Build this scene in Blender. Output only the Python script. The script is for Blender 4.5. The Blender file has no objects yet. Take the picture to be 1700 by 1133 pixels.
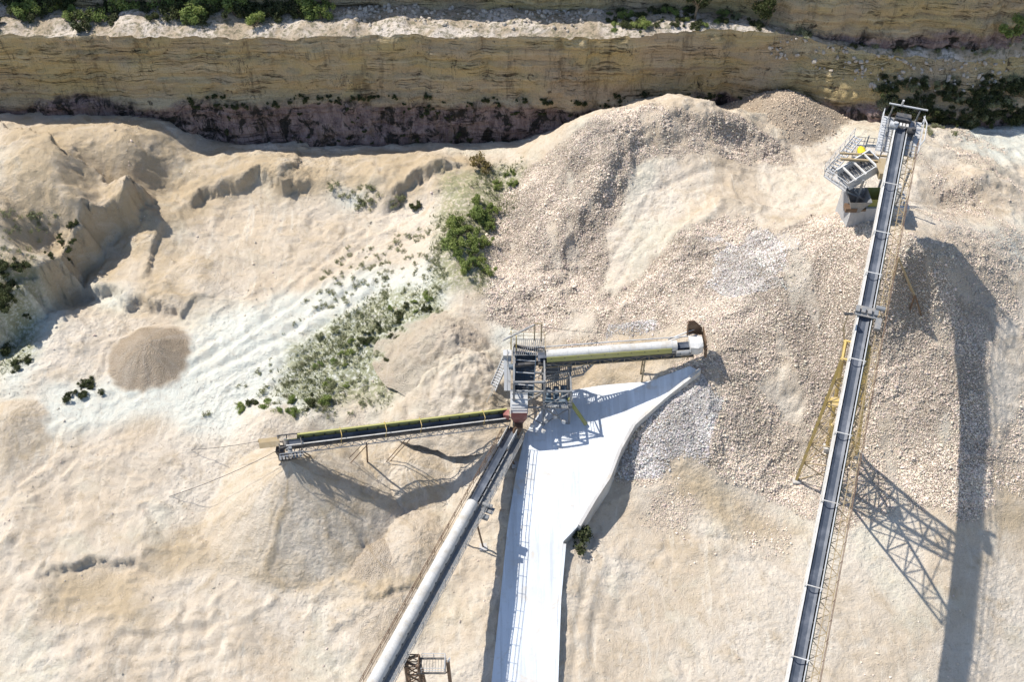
import bpy, math, random
import numpy as np
from mathutils import Vector, Matrix
rng = np.random.default_rng(7)
random.seed(11)
scene = bpy.context.scene
COL = scene.collection
# ------------------------------------------------------------------ camera numbers
PITCH = math.radians(50); F = 1700.0; CAMZ = 96.0
SP, CP = math.sin(PITCH), math.cos(PITCH)

def at(px, py, z):
    """point at height z that the photograph shows at pixel px, py"""
    u = (px-850)/F; v = (py-566.5)/F
    r = np.array([u, CP-v*SP, -(SP+v*CP)])
    return np.array([0, 0, CAMZ]) + r*((z-CAMZ)/r[2])
def V(px, py, z): return Vector(at(px, py, z))
def project(x, y, z):
    zc = y*CP-(z-CAMZ)*SP; yc = y*SP+(z-CAMZ)*CP
    return 850+F*x/zc, 566.5-F*yc/zc

# ------------------------------------------------------------------ noise
_tab = rng.random((256, 256)).astype(np.float64)
def vnoise(x, y):
    xi = np.floor(x).astype(int); yi = np.floor(y).astype(int)
    fx = x-xi; fy = y-yi
    fx = fx*fx*fx*(fx*(fx*6-15)+10); fy = fy*fy*fy*(fy*(fy*6-15)+10)
    a = _tab[xi & 255, yi & 255]; b = _tab[(xi+1) & 255, yi & 255]
    c = _tab[xi & 255, (yi+1) & 255]; d = _tab[(xi+1) & 255, (yi+1) & 255]
    return (a*(1-fx)+b*fx)*(1-fy)+(c*(1-fx)+d*fx)*fy
def fbm(x, y, octaves=4, gain=.5, off=0.0):
    t = 0; a = 1.0; n = 0
    ca, sa = math.cos(.6), math.sin(.6)
    x = np.asarray(x, float)+off*17.3; y = np.asarray(y, float)+off*9.1
    for i in range(octaves):
        t = t+a*(vnoise(x+31.7*i, y+57.3*i)*2-1); n += a; a *= gain
        x, y = (x*ca-y*sa)*2.03, (x*sa+y*ca)*2.03
    return t/n
def smooth(a, b, x):
    t = np.clip((x-a)/(b-a), 0, 1); return t*t*(3-2*t)
def inpoly(x, y, poly):
    c = np.zeros(np.shape(x), bool); n = len(poly); j = n-1
    for i in range(n):
        xi, yi = poly[i]; xj, yj = poly[j]
        c ^= ((yi > y) != (yj > y)) & (x < (xj-xi)*(y-yi)/(yj-yi+1e-9)+xi); j = i
    return c

def resample(a, n):
    s = np.concatenate([[0], np.cumsum(np.linalg.norm(np.diff(a, axis=0), axis=1))]); q = np.linspace(0, s[-1], n)
    return np.stack([np.interp(q, s, a[:, i]) for i in range(3)], 1)
# ------------------------------------------------------------------ object helpers
def tag(o, label=None, cat=None, group=None, kind=None):
    if label: o['label'] = label
    if cat: o['category'] = cat
    if group: o['group'] = group
    if kind: o['kind'] = kind
    return o
def empty(name, loc=(0, 0, 0), label=None, cat=None, group=None):
    o = bpy.data.objects.new(name, None); COL.objects.link(o); o.location = loc
    o.empty_display_size = .3
    return tag(o, label, cat, group)
def np_mesh(name, verts, faces, mat, parent=None, smooth_shade=True, attrs=None):
    """verts n x 3, faces m x k (all the same k)"""
    me = bpy.data.meshes.new(name)
    verts = np.asarray(verts, np.float32); faces = np.asarray(faces, np.int32)
    k = faces.shape[1]; m = faces.shape[0]
    me.vertices.add(len(verts)); me.vertices.foreach_set('co', verts.ravel())
    me.loops.add(m*k); me.loops.foreach_set('vertex_index', faces.ravel())
    me.polygons.add(m)
    me.polygons.foreach_set('loop_start', np.arange(0, m*k, k, dtype=np.int32))
    me.polygons.foreach_set('loop_total', np.full(m, k, np.int32))
    me.polygons.foreach_set('use_smooth', np.full(m, smooth_shade, bool))
    for an, arr in (attrs or {}).items():
        a = me.attributes.new(an, 'FLOAT_COLOR', 'POINT')
        a.data.foreach_set('color', np.asarray(arr, np.float32).ravel())
    me.update(calc_edges=True); me.validate()
    me.materials.append(mat)
    o = bpy.data.objects.new(name, me); COL.objects.link(o)
    if parent: put(o, parent)
    return o
def put(o, parent):
    o.parent = parent
    o.matrix_parent_inverse = Matrix.Translation(-world_loc(parent))
def world_loc(p):
    l = Vector(p.location)
    if p.parent: l = l  # parents are placed in world numbers (inverse stored)
    return l
def grid_faces(nr, nc):
    i = np.arange(nr-1)[:, None]*nc+np.arange(nc-1)[None, :]
    return np.stack([i, i+1, i+1+nc, i+nc], -1).reshape(-1, 4)

class MB:
    """collects boxes, bars, tubes and sheets into one mesh"""
    def __init__(s): s.v = []; s.f = []
    def add(s, vs, fs):
        b = len(s.v); s.v += [tuple(p) for p in vs]; s.f += [tuple(i+b for i in f) for f in fs]; return s
    def hexa(s, p):   # 8 points: bottom ring 4, top ring 4
        return s.add(p, [(3, 2, 1, 0), (4, 5, 6, 7), (0, 1, 5, 4), (1, 2, 6, 5), (2, 3, 7, 6), (3, 0, 4, 7)])
    def box(s, c, ax, size):
        c = Vector(c); X, Y, Z = [Vector(a)*(q/2) for a, q in zip(ax, size)]
        return s.hexa([c-X-Y-Z, c+X-Y-Z, c+X+Y-Z, c-X+Y-Z, c-X-Y+Z, c+X-Y+Z, c+X+Y+Z, c-X+Y+Z])
    def bar(s, p, q, w=.1, h=None, up=(0, 0, 1)):
        p = Vector(p); q = Vector(q); d = q-p; L = d.length
        if L < 1e-4: return s
        d /= L; side = d.cross(Vector(up))
        if side.length < 1e-3: side = d.cross(Vector((1, 0, 0)))
        side.normalize(); n = side.cross(d)
        return s.box((p+q)/2, (d, side, n), (L, w, h or w))
    def tube(s, p, q, r=.05, n=8, r2=None):
        p = Vector(p); q = Vector(q); d = (q-p).normalized(); r2 = r if r2 is None else r2
        a = d.orthogonal().normalized(); b = d.cross(a); vs = []
        for P, R in ((p, r), (q, r2)):
            for i in range(n):
                t = 2*math.pi*i/n; vs.append(P+(a*math.cos(t)+b*math.sin(t))*R)
        fs = [(i, (i+1) % n, n+(i+1) % n, n+i) for i in range(n)]
        fs += [tuple(reversed(range(n))), tuple(range(n, 2*n))]
        return s.add(vs, fs)
    def path(s, pts, r=.04, n=6):
        for a, b in zip(pts[:-1], pts[1:]): s.tube(a, b, r, n)
        return s
    def loft(s, rings, close=True, caps=True):
        n = len(rings[0]); vs = [p for r in rings for p in r]; fs = []
        for k in range(len(rings)-1):
            for i in range(n if close else n-1):
                j = (i+1) % n; fs.append((k*n+i, k*n+j, (k+1)*n+j, (k+1)*n+i))
        if caps: fs += [tuple(reversed(range(n))), tuple(range((len(rings)-1)*n, len(rings)*n))]
        return s.add(vs, fs)
    def build(s, name, mat, parent=None, smooth_shade=False, bevel=0):
        me = bpy.data.meshes.new(name); me.from_pydata(s.v, [], s.f); me.update()
        if smooth_shade:
            for p in me.polygons: p.use_smooth = True
        me.materials.append(mat)
        o = bpy.data.objects.new(name, me); COL.objects.link(o)
        if parent: put(o, parent)
        return o

# ------------------------------------------------------------------ materials
def nt(m):
    m.use_nodes = True; t = m.node_tree; t.nodes.clear(); return t
def N(t, typ, **kw):
    n = t.nodes.new(typ)
    for k, v in kw.items():
        if k.startswith('i_'):
            key = k[2:]; key = int(key) if key.isdigit() else key.replace('_', ' ')
            n.inputs[key].default_value = v
        else: setattr(n, k, v)
    return n
def mix(t, fac, a, b, blend='MIX'):
    n = t.nodes.new('ShaderNodeMix'); n.data_type = 'RGBA'; n.blend_type = blend
    for sock, v in ((n.inputs[0], fac), (n.inputs[6], a), (n.inputs[7], b)):
        if isinstance(v, (int, float)): sock.default_value = v
        elif isinstance(v, tuple): sock.default_value = (*v, 1) if len(v) == 3 else v
        else: t.links.new(v, sock)
    return n.outputs[2]
def ramp(t, src, a, b, lo=0.0, hi=1.0):
    n = t.nodes.new('ShaderNodeMapRange'); n.interpolation_type = 'SMOOTHSTEP'
    n.inputs[1].default_value = a; n.inputs[2].default_value = b; n.inputs[3].default_value = lo; n.inputs[4].default_value = hi
    t.links.new(src, n.inputs[0]); return n.outputs[0]
def mth(t, op, a, b=0.0):
    n = t.nodes.new('ShaderNodeMath'); n.operation = op
    for i, v in enumerate((a, b)):
        if isinstance(v, (int, float)): n.inputs[i].default_value = v
        else: t.links.new(v, n.inputs[i])
    return n.outputs[0]
def noise(t, co, scale, detail=6, rough=.55, dist=0):
    n = N(t, 'ShaderNodeTexNoise'); n.inputs['Scale'].default_value = scale; n.inputs['Detail'].default_value = detail
    n.inputs['Roughness'].default_value = rough; n.inputs['Distortion'].default_value = dist
    t.links.new(co, n.inputs['Vector']); return n.outputs[0]
def finish(t, col, rough, height=None, bump=.3, dist=.1, metallic=0, spec=.3):
    p = t.nodes.new('ShaderNodeBsdfPrincipled'); o = t.nodes.new('ShaderNodeOutputMaterial')
    if isinstance(col, tuple): p.inputs['Base Color'].default_value = (*col, 1)
    else: t.links.new(col, p.inputs['Base Color'])
    if isinstance(rough, float): p.inputs['Roughness'].default_value = rough
    else: t.links.new(rough, p.inputs['Roughness'])
    p.inputs['Metallic'].default_value = metallic; p.inputs['Specular IOR Level'].default_value = spec
    if height is not None:
        b = t.nodes.new('ShaderNodeBump'); b.inputs['Strength'].default_value = bump; b.inputs['Distance'].default_value = dist
        t.links.new(height, b.inputs['Height']); t.links.new(b.outputs[0], p.inputs['Normal'])
    t.links.new(p.outputs[0], o.inputs[0])
def coords(t): return t.nodes.new('ShaderNodeNewGeometry').outputs['Position']
def stretch(t, co, sx, sy, sz):
    m = N(t, 'ShaderNodeMapping'); m.inputs['Scale'].default_value = (sx, sy, sz); t.links.new(co, m.inputs['Vector']); return m.outputs[0]

def paint(name, col, dirt=(.45, .38, .30), amount=.45, rough=.55, metallic=0.0, scale=1.3):
    """painted or bare steel with dust lying on it in patches"""
    m = bpy.data.materials.new(name); t = nt(m); co = coords(t)
    n1 = noise(t, co, scale, 8, .65); n2 = noise(t, co, scale*9, 4, .6)
    f = mth(t, 'MULTIPLY', ramp(t, n1, .42, .7), amount)
    f = mth(t, 'ADD', f, mth(t, 'MULTIPLY', ramp(t, n2, .5, .75), amount*.4))
    c = mix(t, f, col, dirt)
    c = mix(t, ramp(t, n2, .3, .7, 0, .25), c, tuple(q*.6 for q in col))
    finish(t, c, rough, n2, .15, .02, metallic)
    return m
M = {}
M['galv'] = paint('galvanised_steel', (.47, .48, .49), amount=.3, rough=.5)
M['white'] = paint('white_sheet', (.62, .61, .585), (.40, .34, .27), amount=.6, rough=.55, scale=.7)
M['hood'] = paint('weathered_hood_sheet', (.55, .54, .515), (.38, .33, .26), amount=.75, rough=.6, scale=.55)
M['steel'] = paint('grey_steel', (.20, .21, .22), amount=.5)
M['dark'] = paint('dark_steel', (.055, .057, .062), amount=.3)
M['yellow'] = paint('faded_yellow_paint', (.55, .40, .13), amount=.5)
M['tan'] = paint('sand_coated_steel', (.34, .26, .15), (.45, .38, .28), amount=.5)
M['lime'] = paint('yellow_green_paint', (.35, .34, .12), (.45, .40, .28), amount=.35)
M['olive'] = paint('olive_paint', (.24, .25, .07), amount=.35)
M['red'] = paint('red_primer', (.24, .085, .075), (.45, .36, .30), amount=.5)
M['rust'] = paint('rusty_steel', (.13, .08, .05), (.28, .2, .13), amount=.6)
M['belt'] = paint('rubber_belt', (.060, .072, .095), (.26, .27, .30), amount=.45, rough=.42, scale=.5)
M['blue'] = paint('blue_grey_steel', (.07, .11, .15), (.35, .36, .38), amount=.4)
M['safety'] = paint('bright_yellow_paint', (.62, .5, .02), amount=.2)

def ground_mat():
    m = bpy.data.materials.new('quarry_sand'); t = nt(m); co = coords(t)
    a = N(t, 'ShaderNodeAttribute', attribute_name='mask'); s = N(t, 'ShaderNodeSeparateColor'); t.links.new(a.outputs['Color'], s.inputs[0])
    white, gravel, ochre, veg = s.outputs[0], s.outputs[1], s.outputs[2], a.outputs['Alpha']
    big = noise(t, co, .055, 7, .6, .6); med = noise(t, co, .3, 8, .62, .8); fine = noise(t, co, 2.2, 8, .7); tiny = noise(t, co, 7, 5, .75)
    streak = noise(t, stretch(t, co, .9, .16, .3), 1.0, 6, .6, 1.2)
    mid = noise(t, co, .8, 8, .7, .3)
    c = mix(t, ramp(t, big, .38, .62), (.545, .452, .342), (.62, .55, .46))
    c = mix(t, ramp(t, med, .50, .72, 0, .7), c, (.455, .365, .255))
    c = mix(t, ramp(t, noise(t, co, .09, 5, .6, .4), .52, .66, 0, .5), c, (.56, .54, .44))
    c = mix(t, ramp(t, streak, .52, .70, 0, .6), c, (.68, .62, .52))
    c = mix(t, ramp(t, mid, .53, .68, 0, .5), c, (.40, .32, .22))
    c = mix(t, ramp(t, mid, .46, .34, 0, .4), c, (.66, .60, .51))
    c = mix(t, mth(t, 'MULTIPLY', ochre, ramp(t, med, .3, .6, .35, 1.0)), c, (.46, .365, .245))
    c = mix(t, mth(t, 'MULTIPLY', white, ramp(t, mid, .25, .6, .55, 1.0)), c, (.63, .635, .565))
    gv = N(t, 'ShaderNodeTexVoronoi', i_Scale=9.0); t.links.new(co, gv.inputs['Vector'])
    gc = mix(t, ramp(t, gv.outputs['Distance'], .05, .6), (.63, .535, .43), (.36, .285, .22))
    c = mix(t, mth(t, 'MULTIPLY', gravel, .85), c, gc)
    c = mix(t, mth(t, 'MULTIPLY', veg, ramp(t, fine, .36, .55, 0, .85)), c, (.24, .25, .13))
    c = mix(t, ramp(t, fine, .52, .72, 0, .42), c, (.33, .26, .18))
    c = mix(t, ramp(t, tiny, .56, .72, 0, .45), c, (.27, .21, .15))
    c = mix(t, ramp(t, tiny, .44, .30, 0, .35), c, (.72, .66, .57))
    clod = N(t, 'ShaderNodeTexVoronoi', i_Scale=2.6, feature='SMOOTH_F1'); t.links.new(co, clod.inputs['Vector'])
    cg = ramp(t, big, .45, .62)
    h = mth(t, 'ADD', mth(t, 'MULTIPLY', fine, .45), mth(t, 'MULTIPLY', tiny, .45))
    h = mth(t, 'ADD', h, mth(t, 'MULTIPLY', mid, .9))
    h = mth(t, 'ADD', h, mth(t, 'MULTIPLY', mth(t, 'MULTIPLY', cg, clod.outputs['Distance']), -.5))
    h = mth(t, 'ADD', h, mth(t, 'MULTIPLY', mth(t, 'MULTIPLY', gravel, gv.outputs['Distance']), -1.0))
    finish(t, c, .95, h, .85, .45, spec=.1)
    return m
M['sand'] = ground_mat()

def cliff_mat(name, low):
    m = bpy.data.materials.new(name); t = nt(m); co = coords(t)
    sep = N(t, 'ShaderNodeSeparateXYZ'); t.links.new(co, sep.inputs[0]); z = sep.outputs[2]
    big = noise(t, stretch(t, co, .5, .5, .8), .16, 7, .6, .5)
    strata = noise(t, stretch(t, co, .035, .035, 1.6), 1.0, 6, .65, .15)
    vert = noise(t, stretch(t, co, 1.0, 1.0, .16), 1.1, 7, .68, .3)
    blot = noise(t, stretch(t, co, 1, 1, .7), .55, 7, .7, .5)
    fine = noise(t, co, 2.5, 8, .7)
    c = mix(t, ramp(t, big, .38, .62), (.63, .485, .245), (.59, .455, .30))
    c = mix(t, ramp(t, strata, .52, .64, 0, .7), c, (.72, .60, .39))
    c = mix(t, ramp(t, strata, .46, .36, 0, .6), c, (.37, .265, .17))
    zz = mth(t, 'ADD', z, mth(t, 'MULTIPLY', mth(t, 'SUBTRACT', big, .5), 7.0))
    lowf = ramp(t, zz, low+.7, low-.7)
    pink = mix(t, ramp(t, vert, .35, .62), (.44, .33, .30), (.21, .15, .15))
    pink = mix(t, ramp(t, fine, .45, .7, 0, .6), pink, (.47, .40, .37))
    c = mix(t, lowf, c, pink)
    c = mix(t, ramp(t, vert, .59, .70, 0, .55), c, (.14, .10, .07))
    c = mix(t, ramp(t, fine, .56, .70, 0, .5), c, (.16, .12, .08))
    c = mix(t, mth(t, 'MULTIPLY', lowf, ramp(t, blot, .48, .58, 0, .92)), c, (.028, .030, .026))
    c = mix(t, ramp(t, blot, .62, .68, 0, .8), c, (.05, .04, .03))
    stain = noise(t, stretch(t, co, .6, .6, .055), 1.0, 7, .7, .2)
    c = mix(t, ramp(t, stain, .55, .66, 0, .55), c, (.20, .145, .09))
    # broken bedding cracks and joints
    crk = noise(t, stretch(t, co, .10, .10, 2.4), 1.0, 7, .6, .25)
    crk = ramp(t, mth(t, 'ABSOLUTE', mth(t, 'SUBTRACT', crk, .5)), .016, .003)
    gate = ramp(t, noise(t, stretch(t, co, .22, .22, .5), 1.0, 5, .65), .50, .60)
    c = mix(t, mth(t, 'MULTIPLY', crk, mth(t, 'MULTIPLY', gate, .85)), c, (.055, .04, .03))
    jn = noise(t, stretch(t, co, 1.1, 1.1, .22), .8, 6, .6, .5)
    jn = ramp(t, mth(t, 'ABSOLUTE', mth(t, 'SUBTRACT', jn, .5)), .014, .002)
    gate2 = ramp(t, noise(t, stretch(t, co, .3, .3, .3), 1.0, 4, .6), .53, .62)
    c = mix(t, mth(t, 'MULTIPLY', jn, mth(t, 'MULTIPLY', gate2, .8)), c, (.06, .045, .035))
    h = mth(t, 'ADD', mth(t, 'MULTIPLY', strata, .9), mth(t, 'MULTIPLY', vert, .8))
    h = mth(t, 'ADD', h, mth(t, 'ADD', mth(t, 'MULTIPLY', fine, .7), blot))
    h = mth(t, 'SUBTRACT', h, mth(t, 'MULTIPLY', crk, gate))
    finish(t, c, .95, h, 1.0, .8, spec=.1)
    return m
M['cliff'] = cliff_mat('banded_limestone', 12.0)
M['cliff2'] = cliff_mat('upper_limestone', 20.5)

def terrace_mat():
    m = bpy.data.materials.new('terrace_rubble'); t = nt(m); co = coords(t)
    a = noise(t, co, .25, 7, .65, .6); b = noise(t, co, 1.8, 7, .7)
    c = mix(t, ramp(t, a, .36, .62), (.60, .53, .46), (.36, .29, .21))
    c = mix(t, ramp(t, b, .47, .60, 0, .85), c, (.17, .155, .10))
    finish(t, c, .95, b, .9, .4, spec=.1); return m
M['terrace'] = terrace_mat()

def concrete_mat(name, col, col2, dust=(.50, .44, .36)):
    m = bpy.data.materials.new(name); t = nt(m); co = coords(t)
    a = noise(t, co, .13, 7, .62, .5); b = noise(t, co, 1.5, 8, .68); s = noise(t, stretch(t, co, 1.5, .09, .3), 1.0, 7, .65, .35); e = noise(t, co, .45, 8, .66, .6)
    c = mix(t, ramp(t, a, .38, .62), col, col2)
    c = mix(t, ramp(t, s, .50, .66, 0, .55), c, tuple(q*.74 for q in col2))
    c = mix(t, ramp(t, s, .46, .36, 0, .5), c, tuple(min(.8, q*1.16) for q in col))
    c = mix(t, ramp(t, e, .54, .70, 0, .7), c, dust)
    c = mix(t, ramp(t, b, .55, .72, 0, .35), c, tuple(q*.72 for q in dust))
    h = mth(t, 'ADD', b, mth(t, 'MULTIPLY', e, .8))
    finish(t, c, .9, h, .5, .12, spec=.15); return m
M['ramp'] = concrete_mat('dusty_concrete', (.60, .635, .675), (.52, .545, .575))
M['wall'] = concrete_mat('grey_concrete', (.52, .51, .49), (.44, .42, .40))
M['binwall'] = concrete_mat('bin_concrete', (.46, .455, .45), (.38, .375, .37))

def stone_mat():
    m = bpy.data.materials.new('crushed_stone'); t = nt(m); co = coords(t)
    a = N(t, 'ShaderNodeAttribute', attribute_name='tint'); b = noise(t, co, 7, 4, .6)
    c = mix(t, ramp(t, b, .4, .7, 0, .3), a.outputs['Color'], (.34, .28, .23))
    finish(t, c, .92, b, .3, .04, spec=.15); return m
M['stone'] = stone_mat()
M['rock'] = paint('weathered_limestone', (.50, .44, .37), (.30, .24, .17), amount=.6, rough=.95)

def leaf_mat(name, c1, c2, c3):
    m = bpy.data.materials.new(name); t = nt(m)
    oi = N(t, 'ShaderNodeObjectInfo'); co = coords(t); n = noise(t, co, 3.0, 3, .6)
    c = mix(t, ramp(t, n, .35, .65), c1, c2)
    c = mix(t, mth(t, 'MULTIPLY', oi.outputs['Random'], .7), c, c3)
    p = N(t, 'ShaderNodeBsdfPrincipled'); t.links.new(c, p.inputs['Base Color']); p.inputs['Roughness'].default_value = .7
    p.inputs['Specular IOR Level'].default_value = .2
    tr = N(t, 'ShaderNodeBsdfTranslucent'); t.links.new(c, tr.inputs[0])
    ms = N(t, 'ShaderNodeMixShader', i_0=.25); t.links.new(p.outputs[0], ms.inputs[1]); t.links.new(tr.outputs[0], ms.inputs[2])
    o = N(t, 'ShaderNodeOutputMaterial'); t.links.new(ms.outputs[0], o.inputs[0]); return m
M['bright_leaf'] = leaf_mat('green_leaves', (.20, .26, .06), (.33, .36, .13), (.14, .20, .06))
M['scrub_leaf'] = leaf_mat('grey_green_leaves', (.25, .26, .14), (.38, .38, .23), (.19, .21, .10))
M['dark_leaf'] = leaf_mat('dark_green_leaves', (.045, .062, .022), (.10, .11, .04), (.07, .08, .04))
M['brown_leaf'] = leaf_mat('dry_leaves', (.22, .16, .06), (.30, .23, .10), (.2, .17, .06))
M['wood'] = paint('grey_brown_stem', (.16, .12, .08), amount=.3, rough=.9)

# ------------------------------------------------------------------ world, sun, camera
SUN = Vector((-.65, .37, 1.0)).normalized()
elev = math.asin(SUN.z); azi = math.atan2(SUN.x, SUN.y)
w = bpy.data.worlds.new('World'); scene.world = w; w.use_nodes = True
t = w.node_tree; t.nodes.clear()
sky = N(t, 'ShaderNodeTexSky', sky_type='NISHITA', sun_disc=False, sun_elevation=elev, sun_rotation=azi, altitude=200, dust_density=.7)
bg = N(t, 'ShaderNodeBackground'); bg.inputs[1].default_value = .13; wo = N(t, 'ShaderNodeOutputWorld')
t.links.new(sky.outputs[0], bg.inputs[0]); t.links.new(bg.outputs[0], wo.inputs[0])
sl = bpy.data.lights.new('sun', 'SUN'); sl.energy = 4.6; sl.angle = math.radians(.55); sl.color = (1, .95, .87)
so = bpy.data.objects.new('sun', sl); COL.objects.link(so); so.rotation_euler = SUN.to_track_quat('Z', 'Y').to_euler(); so.location = (-60, 60, 120)
cam = bpy.data.cameras.new('camera'); cam.sensor_width = 36; cam.lens = 36*F/1700; cam.clip_end = 2000; cam.clip_start = .5
co_ = bpy.data.objects.new('camera', cam); COL.objects.link(co_); co_.location = (0, 0, CAMZ)
co_.rotation_euler = (math.pi/2-PITCH, 0, 0); scene.camera = co_
vs = scene.view_settings; vs.view_transform = 'Standard'; vs.look = 'None'; vs.exposure = .50; vs.gamma = 1
scene.cycles.max_bounces = 8; scene.cycles.diffuse_bounces = 4

# ================================================================== TERRAIN
CT = []   # pixel x, pixel y, height
def row(y, *pts):
    for x, z in pts: CT.append((x, y, z))
row(1420, (-500, -.5), (0, -.5), (500, -.5), (830, 0), (1000, -1.2), (1500, -3), (2100, -5))
row(1133, (-200, 0), (0, .3), (300, .2), (600, 0), (760, .2), (850, .6), (925, .6), (1000, -.4), (1320, -1), (1585, -1.5), (1700, -2), (1950, -3))
row(1000, (-150, .6), (0, .6), (300, .8), (600, .3), (760, .6), (832, 1.2), (930, 1.3), (1000, .4), (1300, .5), (1600, 1), (1700, .7), (1900, 0))
row(870, (-150, 1.5), (0, 1.5), (300, 1), (550, .5), (720, .5), (845, 2.6), (1000, 1.3), (1160, 1.3), (1340, 1.6), (1450, 2.3), (1530, 3.0), (1612, 3.7), (1700, 3.4), (1900, 2.5))
row(790, (0, 2), (250, 2), (720, .8), (790, 2), (855, 3.2), (1075, 3.0), (1200, 3.2), (1300, 2.6), (1340, 2.8), (1450, 4.2), (1560, 5.2), (1615, 6))
row(700, (-150, 3), (0, 3), (200, 2.6), (400, 2.6), (560, 2.6), (700, 3), (800, 3.6), (870, 4), (1085, 6.6), (1180, 7.2), (1300, 6.4), (1450, 7.4), (1560, 8.2), (1625, 8.2), (1700, 7.6), (1900, 6))
row(640, (0, 3.6), (250, 2.8), (480, 3.0), (620, 3.6), (740, 5), (820, 5), (900, 4.4), (960, 4.5))
row(600, (-150, 5), (0, 4), (200, 3), (400, 3), (600, 4.2), (720, 6), (860, 5.8), (960, 6.3), (1071, 8.0), (1200, 10.6), (1250, 10), (1340, 9.6), (1400, 11), (1550, 12), (1640, 12), (1700, 11), (1900, 8))
row(520, (0, 5), (150, 3.8), (400, 3.3), (550, 4), (700, 6.5), (760, 7.5), (850, 6.4), (930, 7.4), (1010, 8.6), (1100, 10.4), (1165, 11.9), (1300, 13.2), (1400, 14.3), (1500, 15), (1580, 15.5), (1640, 14.2), (1690, 13))
row(450, (-150, 8.5), (15, 8), (85, 3.6), (150, 3.4), (300, 4), (500, 4), (650, 5.5), (740, 7.6), (790, 7.6), (830, 5.5), (900, 7), (1000, 9.2), (1100, 11.4), (1250, 14.6), (1350, 16.2), (1440, 18), (1560, 20.3), (1640, 16.8), (1700, 14.6), (1900, 11))
row(385, (1490, 25))
row(415, (1530, 22.8))
row(400, (30, 9), (100, 5), (180, 3.6), (400, 4.2), (550, 4.6), (700, 6.8), (770, 8), (815, 6), (900, 8.5), (1000, 10.8), (1100, 12.6), (1200, 13.4), (1280, 15.2), (1400, 19), (1470, 21.0), (1540, 21.5), (1620, 18.2), (1700, 15))
row(345, (0, 10.3), (80, 9.8), (135, 9.5), (180, 5.4), (250, 4.0), (400, 4.4), (600, 4.9), (700, 6), (790, 8), (850, 6.8), (920, 10), (1040, 12.4), (1120, 13.2), (1190, 14.6), (1290, 14), (1360, 15.2), (1430, 20), (1480, 20), (1560, 15), (1640, 14.6), (1700, 13))
row(300, (-150, 11), (0, 11), (100, 10.8), (215, 10.4), (270, 6.5), (350, 6), (450, 6.5), (560, 6), (680, 6.5), (790, 8), (870, 8), (940, 12.4), (1040, 14.4), (1150, 14), (1250, 13.6), (1350, 14.4), (1420, 16), (1530, 15), (1600, 13), (1700, 11.3), (1900, 10))
row(258, (-150, 11), (0, 11), (120, 11.1), (222, 10.8), (280, 8), (345, 6.2), (880, 10), (940, 14), (1040, 15.5), (1130, 15.4), (1200, 15), (1280, 12.4), (1400, 13), (1520, 14.6), (1620, 11.5), (1700, 10))
row(268, (400, 6.8), (500, 6.9), (600, 7.0), (700, 7.0), (800, 7.4))
row(300, (400, 6.8), (480, 6.6))
row(212, (-150, 12.2), (0, 11.0), (110, 11.0), (215, 11.0), (960, 15.4), (1030, 16.6), (1100, 17), (1180, 16.4), (1230, 14.6), (1300, 12.2), (1420, 12.2), (1560, 10.8), (1700, 9.6), (1900, 9))
# the trough along the foot of the cliff (world x, y, z)
CW = [(-130, 108, 12), (-100, 111, 11), (-75, 111, 10.4), (-60, 111, 10.4), (-51, 110.5, 10.2), (-46, 110.5, 9.0), (-40, 110, 6.0), (-32, 110, 5.8), (-25, 110, 5.8), (-20, 110, 5.8), (-14, 110, 5.8), (-8, 110, 5.9), (2, 110, 6.2), (10, 112, 9), (20, 113, 11.5), (30, 113, 9), (40, 112, 8.5), (55, 111, 9), (75, 110, 9), (110, 108, 9), (-40, 116, 4), (-80, 118, 11), (0, 117, 5), (40, 118, 8), (90, 118, 9),
      (-130, 60, 8), (130, 60, 4), (-120, 20, 0), (120, 20, -5), (0, 10, -1), (-60, 5, -1), (60, 5, -4)]
P = np.array([at(x, y, z) for x, y, z in CT]+[np.array(q, float) for q in CW])
C0 = 3.0
def kern(dx, dy): return np.sqrt(dx*dx+dy*dy+C0*C0)
K = kern(P[:, None, 0]-P[None, :, 0], P[:, None, 1]-P[None, :, 1])
n = len(P); A = np.zeros((n+3, n+3)); A[:n, :n] = K-np.eye(n)*.35; A[:n, n] = 1; A[:n, n+1:] = P[:, :2]; A[n, :n] = 1; A[n+1:, :n] = P[:, :2].T
W = np.linalg.solve(A, np.concatenate([P[:, 2], np.zeros(3)]))
def base_h(x, y):
    x = np.asarray(x, float); y = np.asarray(y, float); sh = x.shape; x = x.ravel(); y = y.ravel(); out = np.empty(len(x))
    for i in range(0, len(x), 20000):
        s = slice(i, i+20000)
        out[s] = kern(x[s, None]-P[None, :, 0], y[s, None]-P[None, :, 1])@W[:n]+W[n]+W[n+1]*x[s]+W[n+2]*y[s]
    return np.clip(out.reshape(sh), -9, 24)

# the ramp: outline in pixels with the height of its surface
RAMP_L = [(800, 1400, .2), (816, 1133, 1.0), (830, 1000, 1.7), (842, 880, 2.9), (856, 790, 3.6), (872, 720, 4.1), (905, 672, 4.5), (950, 648, 5.2), (1000, 640, 6.2), (1075, 634, 8.0), (1145, 608, 10.4)]
RAMP_R = [(918, 1400, .2), (921, 1133, 1.0), (926, 1000, 1.7), (935, 900, 2.8), (958, 876, 3.1), (985, 830, 3.8), (1008, 795, 4.5), (1026, 748, 5.2), (1050, 706, 6.2), (1100, 662, 8.0), (1160, 615, 10.5)]
RL = np.array([at(*p) for p in RAMP_L]); RR = np.array([at(*p) for p in RAMP_R])
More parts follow.
